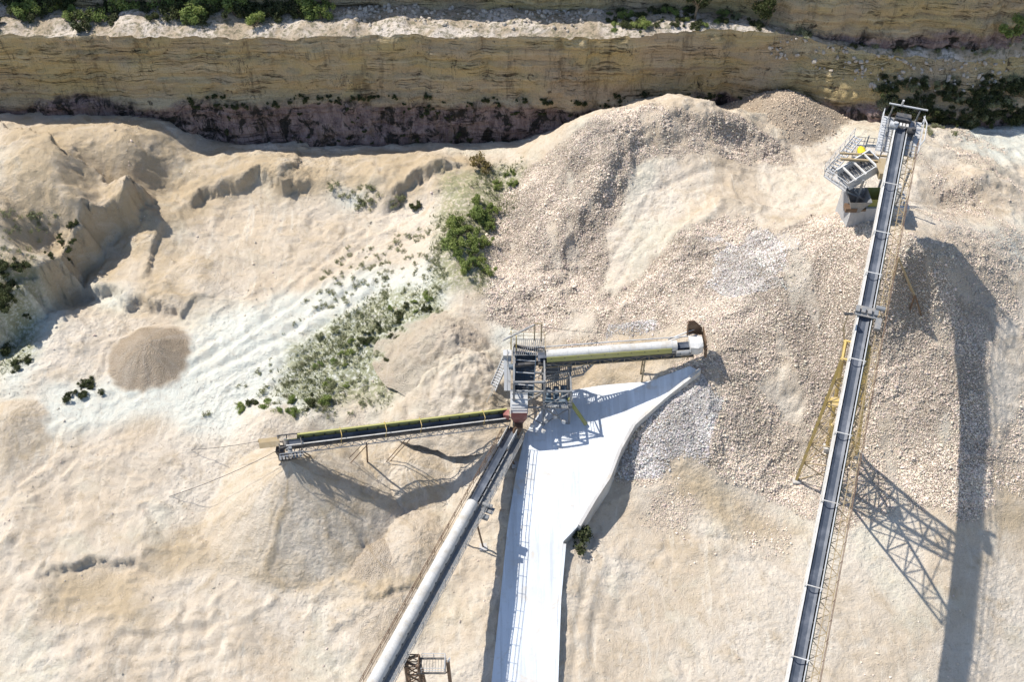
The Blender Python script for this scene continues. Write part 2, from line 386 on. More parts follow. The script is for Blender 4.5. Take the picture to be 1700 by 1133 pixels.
# spine-wise surface: blend of the two edges at equal station numbers
st = np.linspace(0, len(RL)-1, 160)
L_ = np.stack([np.interp(st, np.arange(len(RL)), RL[:, i]) for i in range(3)], 1)
R_ = np.stack([np.interp(st, np.arange(len(RR)), RR[:, i]) for i in range(3)], 1)
q = np.linspace(0, 1, 24)[None, :, None]
RS = L_[:, None, :]*(1-q)+R_[:, None, :]*q
RS[..., 2] += .06*fbm(RS[..., 0]*.4, RS[..., 1]*.4, 4)
ramp_outline = [tuple(p[:2]) for p in RL]+[tuple(p[:2]) for p in RR[::-1]]

MOUNDS = [  # px, py, radius m, height m: low spoil and tracked sand that belongs to the floor
    (60, 985, 4.5, 1.0), (160, 1080, 5, .9), (20, 905, 4, 1.0), (640, 985, 3.5, .8), (760, 690, 3, .9), (680, 700, 3.5, .9), (450, 700, 4, 1.2), (520, 705, 3, 1.0), (560, 470, 4, .5),
    (420, 540, 5, .4), (120, 560, 5, .6), (70, 520, 4, .9), (270, 490, 3, .6), (350, 500, 3, .5), (640, 300, 4, .9), (720, 305, 4, 1.0), (540, 290, 3, .8), (470, 300, 3.2, 1.1),
    (1620, 335, 5, 1.5), (1680, 300, 5, .8), (1640, 420, 3, .6), (1160, 900, 5, .4), (1020, 935, 2.2, .6), (260, 1000, 6, .4), (380, 1060, 6, .4), (800, 610, 3, .8), (850, 640, 2, .5),
    (700, 840, 3, .4), (1000, 615, 3.0, 1.2), (940, 612, 2.4, .8), (1100, 590, 3, .9), (250, 870, 5, .4), (30, 270, 6, .5), (150, 260, 5, .5), (300, 360, 4, .4)]
MW = [(*at(x, y, float(base_h(np.array([at(x, y, 3)[0]]), np.array([at(x, y, 3)[1]]))[0]))[:2], r, h) for x, y, r, h in MOUNDS]
STEPS = [  # pixels along the lip, height of the lip, raised side (1: right of the way it runs), step
    ([(236, 300), (228, 322), (215, 338), (170, 352), (132, 378), (112, 402), (92, 440), (62, 456), (25, 490), (-60, 560)], 9.0, 1, 3.9, 1.3, 16),
    ([(300, 330), (340, 312), (385, 300), (440, 292), (475, 316), (520, 300)], 7.0, -1, 1.3),
    ([(352, 478), (300, 508), (235, 500), (170, 476), (110, 482), (60, 496), (-20, 530)], 4.6, 1, 1.1),
    ([(632, 350), (655, 322), (715, 298), (800, 286)], 7.0, -1, 1.3),
    ([(250, 480), (252, 430), (262, 396), (290, 378)], 4.6, -1, .7),
    ([(300, 965), (230, 940), (120, 945), (40, 990)], .8, 1, .7),
    ([(740, 955), (660, 985), (580, 1020), (540, 1060)], .8, 1, .6),
    ([(1290, 262), (1235, 232), (1140, 224), (1062, 250), (1012, 300), (960, 345), (935, 400), (930, 450)], 14.5, 1, 1.7, 4.5),
    ([(1000, 250), (960, 300), (905, 345), (880, 420)], 12.0, 1, .6, 3),
    ([(1500, 352), (1560, 334), (1640, 326), (1740, 330)], 14.0, -1, 1.1, 4),
    ([(1500, 290), (1590, 282), (1700, 300)], 13.0, -1, .6, 3),
    ([(1250, 640), (1330, 668), (1345, 700)], 7.5, -1, .6, 1.5),
    ([(1345, 360), (1270, 352), (1195, 338), (1130, 385), (1060, 455), (985, 540)], 13.5, -1, 1.2, 2.6)]
TRACKS = [([(40, 800), (150, 720), (320, 640), (520, 545), (700, 440)], 3.5), ([(0, 760), (110, 690), (300, 600), (480, 500), (640, 380)], 3.8), ([(300, 1180), (330, 960), (250, 820), (60, 700)], 1.5), ([(760, 1180), (700, 1040), (560, 1010), (330, 1060), (60, 1100)], .5),
    ([(1180, 1180), (1130, 1000), (1080, 880), (1060, 820)], .8), ([(1000, 1180), (1010, 980), (1100, 900), (1260, 920), (1480, 1100)], .6), ([(1380, 350), (1290, 340), (1200, 300), (1100, 330), (1010, 430), (960, 530)], 13), ([(950, 1250), (985, 1000), (1000, 900)], 1)]
TW = [resample(np.array([at(x, y, z) for x, y in pts]), 60)[:, :2] for pts, z in TRACKS]
def track_rut(x, y):
    sh = x.shape; x = x.ravel(); y = y.ravel(); out = np.zeros(len(x))
    wx = x+.5*fbm(x*.2, y*.2, 3, off=65); wy = y+.5*fbm(x*.2, y*.2, 3, off=66)
    for p in TW:
        near = np.where((x > p[:, 0].min()-4) & (x < p[:, 0].max()+4) & (y > p[:, 1].min()-4) & (y < p[:, 1].max()+4))[0]
        for k in range(0, len(near), 20000):
            i = near[k:k+20000]; d = np.full(len(i), 1e9)
            for a, b in zip(p[:-1], p[1:]):
                e = b-a; t_ = np.clip(((wx[i]-a[0])*e[0]+(wy[i]-a[1])*e[1])/(e@e), 0, 1); d = np.minimum(d, np.hypot(wx[i]-a[0]-t_*e[0], wy[i]-a[1]-t_*e[1]))
            r_ = np.exp(-((d-1.05)/.36)**2)-.45*np.exp(-((d-1.75)/.4)**2)-.35*np.exp(-(d/.45)**2)
            out[i] += r_*smooth(-.3, .1, fbm(x[i]*.15, y[i]*.15, 3, off=67))
    return out.reshape(sh)
SW = [(np.array([at(x, y, q[1])[:2] for x, y in q[0]]), q[2], q[3], q[4] if len(q) > 4 else 1.0, q[5] if len(q) > 5 else 5.0) for q in STEPS]
def step_delta(x, y):
    sh = x.shape; x = x.ravel(); y = y.ravel(); out = np.zeros(len(x))
    wx = x+1.3*fbm(x*.35, y*.35, 3, off=61)+.55*fbm(x*1.3, y*1.3, 4, .65, off=68); wy = y+1.3*fbm(x*.35, y*.35, 3, off=62)+.55*fbm(x*1.3, y*1.3, 4, .65, off=69)
    for pts, sd, hh, wd, far_ in SW:
        mg = 16+3*(far_-5); near = (x > pts[:, 0].min()-mg) & (x < pts[:, 0].max()+mg) & (y > pts[:, 1].min()-mg) & (y < pts[:, 1].max()+mg)
        px, py = wx[near], wy[near]; best = np.full(len(px), 1e9); sg = np.zeros(len(px)); al = np.zeros(len(px)); n = len(pts)-1
        for i in range(n):
            a, b = pts[i], pts[i+1]; d = b-a; L2 = d@d; tt = ((px-a[0])*d[0]+(py-a[1])*d[1])/L2; tc = np.clip(tt, 0, 1)
            dx = px-(a[0]+tc*d[0]); dy = py-(a[1]+tc*d[1]); q = np.hypot(dx, dy); m = q < best
            best[m] = q[m]; sg[m] = np.sign(d[1]*dx-d[0]*dy)[m]; al[m] = (i+tt)[m]
        s = best*sg*sd; e = smooth(-.15, .9, al)*smooth(n+.15, n-.9, al)
        out[near] += e*hh*(smooth(-.45*wd, .5*wd, s)*np.exp(-np.clip(s-.5*wd, 0, None)/(far_+wd))-.35*smooth(.45*wd, -.5*wd, s)*np.exp(-np.clip(-s-.5*wd, 0, None)/(2+.5*wd)))*(1+(.5 if far_ < 10 else .2)*fbm(px*.3, py*.3, 3, off=63))
    return out.reshape(sh)
def terrain_h(x, y):
    h = base_h(x, y)
    px, py = project(x, y, h)
    rough = 1-.6*smooth(900, 1100, px)*smooth(760, 860, py)
    wx = x+2.5*fbm(x*.11, y*.11, 3, off=3); wy = y+2.5*fbm(x*.11, y*.11, 3, off=4)
    h = h+rough*(.55*fbm(wx*.12, wy*.12, 3, off=1)+.19*fbm(wx*.42, wy*.42, 5, .6, off=2)+.09*fbm(x*1.3, y*1.3, 4, .6, off=5))
    # ridged tracks and small slides in the sand
    rg = 1-np.abs(fbm(wx*.22, wy*.34, 4, off=6))*2.2
    h = h+rough*.30*np.clip(rg, 0, 1)**3
    for mx, my, r, hh in MW:
        d2 = ((x-mx)**2+(y-my)**2)/(r*r); k = d2 < 9
        h = h+np.where(k, hh*np.exp(-d2*1.6)*(1+.5*fbm(x*.7, y*.7, 3, off=8)), 0)
    h = h+step_delta(x, y)-.16*track_rut(x, y)
    # broken clods along banks and in spoil
    cl = np.clip(fbm(x*.12, y*.12, 3, off=75), 0, 1)*rough
    h = h+.5*cl*np.abs(fbm(x*1.1, y*1.1, 4, off=76))
    inside = inpoly(x, y, ramp_outline)
    if inside.any():
        xi, yi = x[inside], y[inside]
        d = (xi[:, None]-RS.reshape(-1, 3)[None, ::3, 0])**2+(yi[:, None]-RS.reshape(-1, 3)[None, ::3, 1])**2
        h[inside] = np.minimum(h[inside], RS.reshape(-1, 3)[::3][d.argmin(1), 2]-.35)
    return h
fx = np.arange(-78, 78.01, .23); fy = np.arange(18, 118.01, .23)
xs = np.concatenate([np.linspace(-320, -80, 40), fx, np.linspace(80, 320, 40)])
ys = np.concatenate([np.linspace(-260, 17, 40), fy])
X, Y = np.meshgrid(xs, ys); Z = terrain_h(X, Y)
PX, PY = project(X, Y, Z)
wob = 14*fbm(X*.35, Y*.35, 4, off=11)
QX = PX+wob+22*fbm(X*.1, Y*.1, 3, off=13); QY = PY+14*fbm(X*.35, Y*.35, 4, off=12)+22*fbm(X*.1, Y*.1, 3, off=14)
G_OUT = [(822, 540), (812, 420), (860, 300), (950, 215), (1030, 186), (1110, 178), (1230, 186), (1330, 262), (1405, 365), (1480, 385), (1560, 450), (1645, 545), (1615, 640), (1615, 720), (1660, 800), (1640, 870), (1560, 850), (1440, 845), (1360, 888), (1310, 830), (1240, 785), (1130, 770), (1030, 815), (1000, 800), (1050, 700), (1165, 600), (1150, 555), (1050, 545), (960, 560), (890, 535)]
G_BOWL = [(1040, 275), (1150, 252), (1320, 268), (1400, 345), (1330, 362), (1285, 376), (1215, 350), (1190, 355), (1110, 420), (1010, 515), (965, 560), (935, 560), (980, 480), (1003, 430), (995, 385), (1025, 320)]
G_BOWL2 = [(1255, 625), (1300, 605), (1350, 610), (1355, 690), (1310, 700), (1270, 680)]
gm = (inpoly(QX, QY, G_OUT) & ~inpoly(QX, QY, G_BOWL) & ~inpoly(QX, QY, G_BOWL2)).astype(float)
W_P = [(330, 530), (480, 480), (620, 440), (740, 420), (760, 500), (690, 560), (620, 640), (420, 730), (240, 690), (60, 740), (60, 650), (200, 630), (300, 580)]
W_P2 = [(150, 470), (210, 470), (230, 500), (160, 510)]; W_P3 = [(560, 310), (640, 330), (600, 360), (540, 330)]
W_P4 = [(1560, 220), (1720, 215), (1720, 290), (1600, 250)]; W_P5 = [(1615, 370), (1720, 365), (1720, 450), (1640, 420)]; W_P6 = [(0, 490), (110, 500), (60, 620), (0, 700)]
W_P7 = [(860, 520), (910, 560), (840, 590), (815, 560)]
wm = sum(inpoly(QX, QY, p).astype(float) for p in (W_P, W_P2, W_P3, W_P4, W_P5, W_P6, W_P7))
wm = np.clip(wm, 0, 1)
O_P = [[(0, 190), (230, 190), (330, 260), (820, 268), (790, 300), (640, 340), (430, 330), (260, 400), (200, 460), (60, 480), (0, 420)], [(70, 400), (240, 330), (260, 400), (150, 470), (60, 490)], [(230, 900), (480, 850), (620, 900), (560, 990), (420, 960), (250, 960)], [(90, 960), (240, 960), (260, 1050), (80, 1050)], [(250, 380), (290, 400), (320, 490), (240, 480)], [(330, 240), (820, 255), (700, 330), (560, 300), (440, 330), (330, 290)], [(560, 880), (730, 860), (720, 1040), (580, 1040)], [(60, 460), (350, 480), (300, 510), (60, 520)], [(1100, 760), (1340, 880), (1250, 900), (1090, 840)], [(1640, 760), (1710, 770), (1710, 900), (1640, 880)], [(880, 580), (1150, 570), (1060, 640), (930, 640)], [(50, 440), (250, 330), (300, 360), (150, 470)]]
om = np.clip(sum(inpoly(QX, QY, p).astype(float) for p in O_P), 0, 1)
VEG_P = [[(480, 570), (560, 520), (650, 470), (735, 470), (730, 560), (680, 610), (640, 665), (520, 690), (450, 660)], [(735, 280), (870, 280), (820, 480), (720, 480)], [(0, 420), (70, 440), (60, 600), (0, 620)]]
vm = np.clip(sum(inpoly(QX, QY, p).astype(float) for p in VEG_P), 0, 1)
def blur(a, k):
    for _ in range(k):
        a = (a+np.roll(a, 1, 0)+np.roll(a, -1, 0)+np.roll(a, 1, 1)+np.roll(a, -1, 1))/5
    return a
FINE_G = [[(1500, 225), (1600, 215), (1720, 300), (1720, 360), (1600, 380), (1500, 360)], [(1480, 400), (1640, 350), (1720, 380), (1720, 560), (1640, 540)], [(1640, 560), (1720, 580), (1720, 860), (1640, 860)], [(860, 545), (1050, 540), (1000, 620), (850, 640)], [(1060, 790), (1340, 870), (1300, 930), (1060, 900)]]
gs = blur(gm, 120); streak_ = fbm(X*.5+.6*Y*.2, Y*.16, 4, off=70)
gs = smooth(.22, .72, gs+.42*fbm(X*.25, Y*.25, 5, off=71)*(1-np.abs(2*gs-1))+.0*gs)*(1-.75*smooth(.22, .48, streak_))
fg = blur(np.clip(sum(inpoly(QX, QY, p).astype(float) for p in FINE_G), 0, 1), 80)*smooth(-.35, .25, fbm(X*.2, Y*.2, 5, off=72))
gs = np.maximum(gs, .42*fg)
mask = np.stack([blur(wm, 40)*smooth(-.6, .2, fbm(X*.3, Y*.3, 5, off=73)+.6*blur(wm, 40)), gs, blur(om, 40), blur(vm, 20)], -1)
gf = grid_faces(len(ys), len(xs))
o = np_mesh('ground', np.stack([X, Y, Z], -1).reshape(-1, 3), gf, M['sand'], attrs={'mask': mask.reshape(-1, 4)})
tag(o, 'pale beige sand and gravel floor of the quarry', 'ground', kind='structure')

def gz(x, y):
    """height of the built ground at x, y (bilinear)"""
    x = np.asarray(x, float); y = np.asarray(y, float)
    i = np.clip(np.searchsorted(xs, x)-1, 0, len(xs)-2); j = np.clip(np.searchsorted(ys, y)-1, 0, len(ys)-2)
    a = (x-xs[i])/(xs[i+1]-xs[i]); b = (y-ys[j])/(ys[j+1]-ys[j])
    return (Z[j, i]*(1-a)+Z[j, i+1]*a)*(1-b)+(Z[j+1, i]*(1-a)+Z[j+1, i+1]*a)*b
def on_ground(px, py):
    """the ground point the photograph shows at a pixel"""
    z = 5.0
    for _ in range(30):
        p = at(px, py, z); z = .5*z+.5*float(gz(p[0], p[1]))
    p = at(px, py, z); return Vector((p[0], p[1], float(gz(p[0], p[1]))))

# ------------------------------------------------------------------ ramp and its retaining wall
nr, nc = RS.shape[:2]
top = RS.reshape(-1, 3)
o = np_mesh('concrete_ramp', top, grid_faces(nr, nc)[:, ::-1], M['ramp'])
tag(o, 'white dust covered concrete ramp below the screening tower', 'ramp', kind='structure')
# skirt down each side so that it reads as a slab
sk = MB()
for e, s_ in ((RS[:, 0], 1), (RS[:, -1], -1)):
    m_ = len(e); sk.add([tuple(p+np.array([0, 0, -.01])) for p in e]+[tuple(p-np.array([0, 0, 2.2])) for p in e], [(i, i+1, m_+i+1, m_+i) for i in range(m_-1)])
o = sk.build('ramp_edge', M['wall'], None); tag(o, 'concrete edge of the white ramp', 'edge', kind='structure')
wl = MB(); rr = resample(R_[np.searchsorted(st, 4.02):], 60)
rings = []
for i in range(len(rr)):
    a = rr[max(i-1, 0)]; b = rr[min(i+1, len(rr)-1)]; d = Vector(b-a); d.z = 0; d.normalize(); nn = Vector((d.y, -d.x, 0))
    p = Vector(rr[i])+nn*.02; hh = .42
    rings.append([p+nn*.38+Vector((0, 0, -3.2)), p+nn*.34+Vector((0, 0, hh)), p+Vector((0, 0, hh+.02)), p+Vector((0, 0, -3.2))])
wl.loft(rings)
o = wl.build('retaining_wall', M['wall']); tag(o, 'low grey concrete retaining wall between the white ramp and the grey gravel', 'wall')
kb = MB(); rings = []
rr = resample(R_[:np.searchsorted(st, 3.0)], 40)
for i in range(len(rr)):
    a = rr[max(i-1, 0)]; b = rr[min(i+1, len(rr)-1)]; d = Vector(b-a); d.z = 0; d.normalize(); nn = Vector((d.y, -d.x, 0))
    p = Vector(rr[i])+nn*.02
    rings.append([p+nn*.3+Vector((0, 0, -1.2)), p+nn*.3+Vector((0, 0, .14)), p+Vector((0, 0, .14)), p+Vector((0, 0, -1.2))])
kb.loft(rings); o = kb.build('kerb', M['ramp']); tag(o, 'low pale kerb along the lower right side of the white ramp', 'kerb')

# ------------------------------------------------------------------ CLIFFS
cx = np.arange(-125, 125.01, .35)
lipz_px = [(-300, 21.8), (0, 21.9), (500, 21.3), (1000, 21.4), (1180, 21.9), (1290, 21.6), (1360, 19.8), (1440, 18.6), (1500, 17.8), (1720, 17.4), (2200, 17.4)]
wxs = [at(a, 60, z)[0] for a, z in lipz_px]
lipz = np.interp(cx, wxs, [z for _, z in lipz_px])+.25*fbm(cx*.25, cx*0, 4, off=20)+.15*fbm(cx*1.1, cx*0, 3, off=21)
facey = 112.3+1.1*fbm(cx*.045, cx*0, 3, off=22)+.7*fbm(cx*.22, cx*0, 4, off=23)
rightness = smooth(30, 46, cx)
facey = facey-1.6*rightness
zb = 0.0
nz = 66
tz = np.linspace(0, 1, nz)[:, None]
FZ = zb+(lipz[None, :]-zb)*tz
FX = np.repeat(cx[None, :], nz, 0)
ledge = 1.0*smooth(13.2, 11.8, FZ+1.6*fbm(FX*.12, FX*0, 3, off=24))
FY = facey[None, :]+.07*(FZ-12)-ledge*(.8+.5*fbm(FX*.3, FZ*.3, 3, off=25))
FY = FY-.42*fbm(FX*.5, FZ*.28, 5, off=26)-.16*np.sign(fbm(FX*.05, FZ*1.3, 3, off=27))*(1-.7*rightness)
# blocky joints in the face
jx = np.floor(FX/1.7+.6*vnoise(FX*.3, FZ*.6)); jz = np.floor(FZ/1.5)
FY = FY-.42*(_tab[jx.astype(int) & 255, jz.astype(int) & 255]-.5)
# broken, sloping right end
FY = FY+rightness[None, :]*(.55*(FZ-lipz[None, :]*.72).clip(0)+.45*fbm(FX*.9, FZ*1.0, 5, .6, off=28))
FY = FY-smooth(10.5, 5, FZ)*.5*(1+fbm(FX*.4, FZ*.4, 3, off=29))
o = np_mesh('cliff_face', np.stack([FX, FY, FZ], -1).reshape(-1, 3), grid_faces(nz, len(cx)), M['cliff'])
tag(o, 'banded beige limestone cliff face behind the gravel heaps', 'cliff', kind='structure')
# terrace
up_px = [(-400, 8, 22), (0, 6, 22), (300, 10, 21.8), (600, 10, 21.6), (900, 16, 21.6), (1130, 18, 21.8), (1230, 22, 21.5), (1300, 48, 20.6), (1360, 76, 19.2), (1470, 102, 18.2), (1580, 97, 18.4), (1700, 66, 19.5), (1800, 40, 20), (2300, 20, 20)]
ua = np.array([at(*p) for p in up_px])
upy = np.interp(cx, ua[:, 0], ua[:, 1])+.5*fbm(cx*.3, cx*0, 3, off=30); upz = np.interp(cx, ua[:, 0], ua[:, 2])
upy = np.maximum(upy, FY[-1]+1.2)
nt_ = 40; tt = np.linspace(0, 1, nt_)[:, None]
TX = np.repeat(cx[None, :], nt_, 0); TY = FY[-1][None, :]*(1-tt)+(upy+.6)[None, :]*tt
TZ = lipz[None, :]*(1-tt)+upz[None, :]*tt+.5*fbm(TX*.35, TY*.35, 4, off=31)*np.minimum(1, tt*6)+.3*np.sin(tt*math.pi)
o = np_mesh('terrace_ground', np.stack([TX, TY, TZ], -1).reshape(-1, 3), grid_faces(nt_, len(cx)), M['terrace'])
tag(o, 'rubble and scrub terrace on top of the lower cliff', 'terrace', kind='structure')
# upper cliff with plateau behind
nu = 44; tu = np.linspace(0, 1, nu)[:, None]
uh = 13.0+2*smooth(30, 50, cx)+.8*fbm(cx*.1, cx*0, 3, off=33)
UZ = (upz-1)[None, :]+(uh+1)[None, :]*tu; UX = np.repeat(cx[None, :], nu, 0)
UY = upy[None, :]+.1*(UZ-upz[None, :])-.5*fbm(UX*.4, UZ*.3, 5, off=34)-.2*np.sign(fbm(UX*.06, UZ*1.1, 3, off=35))
jx = np.floor(UX/2.1+.6*vnoise(UX*.3, UZ*.6)); jz = np.floor(UZ/1.7)
UY = UY-.35*(_tab[jx.astype(int) & 255, jz.astype(int) & 255]-.5)
back = np.linspace(0, 1, 12)[1:, None]
BX = np.repeat(cx[None, :], 11, 0); BY = UY[-1][None, :]+back*70; BZ = UZ[-1][None, :]+.6*fbm(BX*.2, BY*.2, 3, off=36)
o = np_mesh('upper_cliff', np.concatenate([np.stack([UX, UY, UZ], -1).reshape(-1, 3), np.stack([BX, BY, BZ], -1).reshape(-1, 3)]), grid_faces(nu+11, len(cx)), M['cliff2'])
tag(o, 'upper limestone cliff rising behind the terrace', 'cliff', kind='structure')

# ------------------------------------------------------------------ HEAPS
def heap(name, px, py, apex_z, R, tan, label, ochre=0, gravel=0, white=0, rills=.03, rough=.14, ex=1.0, flat=.3, cat='heap', seed=0):
    c = at(px, py, apex_z); na, nr_ = 150, 80; R = R+3.2
    r = (np.linspace(0, 1, nr_)**1.0*R)[:, None]; a = np.linspace(0, 2*math.pi, na, endpoint=False)[None, :]
    ca, sa = np.cos(a), np.sin(a)
    lump = 1+.16*fbm(ca*1.3+5+seed, sa*1.3+9, 3)
    x = c[0]+r*ca*lump*ex; y = c[1]+r*sa*lump
    z = apex_z-tan*(np.sqrt(r*r+flat*flat)-flat)*np.ones_like(a)
    aw = .35*fbm(x*.35, y*.35, 3, off=46+seed); c2, s2 = np.cos(a+aw), np.sin(a+aw)
    rl = fbm(c2*6+seed+.12*r, s2*6+3, 3, off=40)+.5*fbm(c2*15, s2*15+seed+.3*r, 2, off=41)
    z = z+rills*rl*smooth(.3, R*.5, r)+rough*fbm(x*1.2, y*1.2, 4, off=42+seed)+rough*.8*fbm(x*.4, y*.4, 3, off=44+seed)
    # spread at the foot
    g_ = gz(x, y); c_ = z-g_; kk = .45; z = g_-.22+kk*np.logaddexp(c_/kk, 0); wgt = smooth(-.15, .6, c_)
    v = np.stack([x, y, z], -1).reshape(-1, 3)
    i = np.arange(nr_-1)[:, None]*na+np.arange(na)[None, :]; j = np.arange(nr_-1)[:, None]*na+(np.arange(na)+1)[None, :] % na
    f = np.stack([i, i+na, j+na, j], -1).reshape(-1, 4)
    m_ = np.zeros((nr_, na, 4)); m_[..., 0] = white; m_[..., 1] = gravel; m_[..., 2] = np.clip(ochre*(.7+.9*rl), 0, 1)
    ii = np.clip(np.searchsorted(xs, x)-1, 0, len(xs)-1); jj = np.clip(np.searchsorted(ys, y)-1, 0, len(ys)-1)
    m_ = m_*wgt[..., None]+mask[jj, ii]*(1-wgt[..., None])
    o = np_mesh(name, v, f, M['sand'], attrs={'mask': m_.reshape(-1, 4)})
    tag(o, label, cat, {'spoil_heap': 'spoil heaps on the quarry floor', 'clay_heap': 'clay heaps by the stockpile', 'gravel_heap': 'separate gravel heaps'}.get(name)); return o, (x, y, z)

HP = on_ground
heap('sand_heap', 480, 764, 9.6, 17, .86, 'tall fluted sand heap under the end of the left conveyor', ochre=.7, rills=.5, flat=.1, rough=.12, seed=1)
_, far = heap('gravel_heap', 1308, 163, 15.6, 12, .66, 'rounded gravel heap at the foot of the cliff beyond the big stockpile', ochre=.6, gravel=.7, rills=.06, seed=2, flat=2.5)
heap('gravel_heap', 240, 566, 6.4, 4.2, .78, 'small round brown gravel heap alone on the white dust', ochre=1.3, gravel=.7, rills=.05, flat=1.2, seed=3)
heap('spoil_heap', 322, 438, 5.3, 2.6, .5, 'upper one of two low spoil heaps on the pit floor', ochre=.7, flat=1.0, seed=4)
heap('spoil_heap', 325, 462, 5.2, 2.8, .5, 'lower one of two low spoil heaps on the pit floor', ochre=.5, flat=1.0, seed=5)
heap('spoil_heap', 5, 690, 5.2, 4.0, .6, 'brown spoil heap cut by the left edge beside dark scrub', ochre=.6, flat=1.2, seed=6)
heap('spoil_heap', 690, 893, 2.7, 5.2, .55, 'lumpy tan spoil heap between the sand heap and the covered conveyor', ochre=.55, gravel=.25, rills=.1, rough=.3, flat=1.5, seed=7)
heap('spoil_heap', 622, 925, 2.2, 4.4, .5, 'brown gravelly spoil heap right of the sand heap foot', ochre=.8, gravel=.5, rills=.06, rough=.15, flat=1.4, seed=8)
heap('spoil_heap', 640, 1000, 1.5, 4.2, .4, 'flat tan spoil heap nearest the covered conveyor', ochre=.7, gravel=.3, rough=.2, flat=1.5, seed=9)
heap('clay_heap', 772, 592, 8.2, 6.5, .6, 'rough cloddy clay heap behind the left conveyor tail', ochre=.2, gravel=.1, rills=.12, rough=.5, flat=1.5, seed=10)
heap('clay_heap', 745, 545, 8.8, 5.0, .6, 'rough pinkish clay heap at the foot of the big stockpile', ochre=.2, gravel=.4, rills=.1, rough=.4, flat=1.5, seed=11)
heap('spoil_heap', 448, 690, 4.6, 4.5, .55, 'smooth sand hump above the left conveyor head', ochre=.3, rough=.1, flat=1.6, seed=12)
heap('spoil_heap', 612, 765, 3.2, 3.4, .5, 'brown sand hump in the shade under the left conveyor', ochre=.8, rough=.15, flat=1.2, seed=13)
heap('spoil_heap', 675, 765, 3.2, 3.0, .5, 'yellow sand hump beside the shadow of the left conveyor', ochre=.8, rough=.2, flat=1.2, seed=14)

# ------------------------------------------------------------------ crushed stone lying on the stockpile
ICO_V = np.array([(0, 0, 1), (.894, 0, .447), (.276, .851, .447), (-.724, .526, .447), (-.724, -.526, .447), (.276, -.851, .447), (.724, .526, -.447), (-.276, .851, -.447), (-.894, 0, -.447), (-.276, -.851, -.447), (.724, -.526, -.447), (0, 0, -1)])
ICO_F = np.array([(0, 1, 2), (0, 2, 3), (0, 3, 4), (0, 4, 5), (0, 5, 1), (1, 6, 2), (2, 7, 3), (3, 8, 4), (4, 9, 5), (5, 10, 1), (6, 7, 2), (7, 8, 3), (8, 9, 4), (9, 10, 5), (10, 6, 1), (11, 7, 6), (11, 8, 7), (11, 9, 8), (11, 10, 9), (11, 6, 10)])
OCT_V = np.array([(1, 0, .1), (.25, .95, -.1), (-.8, .5, .1), (-.7, -.6, -.1), (.4, -.9, .1), (0, .05, .9), (0, 0, -.9)])
OCT_F = np.array([(i, (i+1) % 5, 5) for i in range(5)]+[((i+1) % 5, i, 6) for i in range(5)])
def stones(name, xyz, size, tint, label):
    n_ = len(xyz)
    nv = len(OCT_V); v = OCT_V[None]*(1+.5*(rng.random((n_, nv, 1))-.5))
    v = v*(size[:, None, None]*(.65+.7*rng.random((n_, 1, 3))))
    a = rng.random(n_)*6.283; b = (rng.random(n_)-.5)*1.6
    ca, sa, cb, sb = np.cos(a), np.sin(a), np.cos(b), np.sin(b)
    x = v[..., 0]*ca[:, None]-v[..., 1]*sa[:, None]; y = v[..., 0]*sa[:, None]+v[..., 1]*ca[:, None]; z = v[..., 2]
    y, z = y*cb[:, None]-z*sb[:, None], y*sb[:, None]+z*cb[:, None]
    vv = np.stack([x, y, z], -1)+xyz[:, None]
    f = (OCT_F[None]+np.arange(n_)[:, None, None]*nv).reshape(-1, 3)
    tt_ = np.repeat(np.concatenate([tint, np.ones((n_, 1))], 1)[:, None], nv, 1).reshape(-1, 4)
    o = np_mesh(name, vv.reshape(-1, 3), f, M['stone'], smooth_shade=False, attrs={'tint': tt_})
    return tag(o, label, kind='stuff')
gmask = mask[..., 1]
def scatter(prob, n_):
    """n_ ground points with density given per grid vertex (regular fine part of the grid)"""
    p = prob*((X > -78) & (X < 78) & (Y > 18)); p = p/p.sum()
    idx = rng.choice(p.size, n_, p=p.ravel())
    x = X.ravel()[idx]+(rng.random(n_)-.5)*.23; y = Y.ravel()[idx]+(rng.random(n_)-.5)*.23
    return np.stack([x, y, gz(x, y)], 1)
NS = 290000
pt = scatter(np.clip(gmask-.12, 0, 1)*(.5+.5*smooth(-.3, .3, fbm(X*.2, Y*.2, 3, off=50)))*(PY < 1200)+.004*smooth(-.1, .5, fbm(X*.25, Y*.25, 4, off=51)), NS)
size = np.exp(rng.normal(math.log(.053), .42, NS)).clip(.028, .20)*(1.08-.15*smooth(3, 14, pt[:, 2]))
pt[:, 2] += size*.25
px_, py_ = project(pt[:, 0], pt[:, 1], pt[:, 2])
base = np.array([.66, .565, .465])[None]*np.ones((NS, 1))
grey = (inpoly(px_+30*fbm(pt[:, 0]*.4, pt[:, 1]*.4, 2), py_, [(1030, 740), (1160, 620), (1185, 660), (1170, 790), (1020, 800)]) | inpoly(px_, py_, [(1010, 540), (1090, 530), (1090, 580), (1000, 580)]))*1.0
whit = inpoly(px_+40*fbm(pt[:, 0]*.4, pt[:, 1]*.4, 2), py_+30*fbm(pt[:, 0]*.4, pt[:, 1]*.4, 2, off=3), [(1180, 400), (1320, 385), (1320, 470), (1240, 500), (1170, 480)])*1.0
tint = base*(1-.75*grey[:, None])+np.array([.56, .55, .55])*.75*grey[:, None]
tint = tint*(1-.7*whit[:, None])+np.array([.66, .63, .60])*.7*whit[:, None]
tint = tint*(.62+.52*rng.random((NS, 1)))*(.85+.3*smooth(-.4, .4, fbm(pt[:, 0]*.3, pt[:, 1]*.3, 3, off=52)))[:, None]*(1+.10*(rng.random((NS, 3))-.5))
stones('crushed_stone', pt, size, tint, 'loose crushed stone covering the big gravel stockpile')
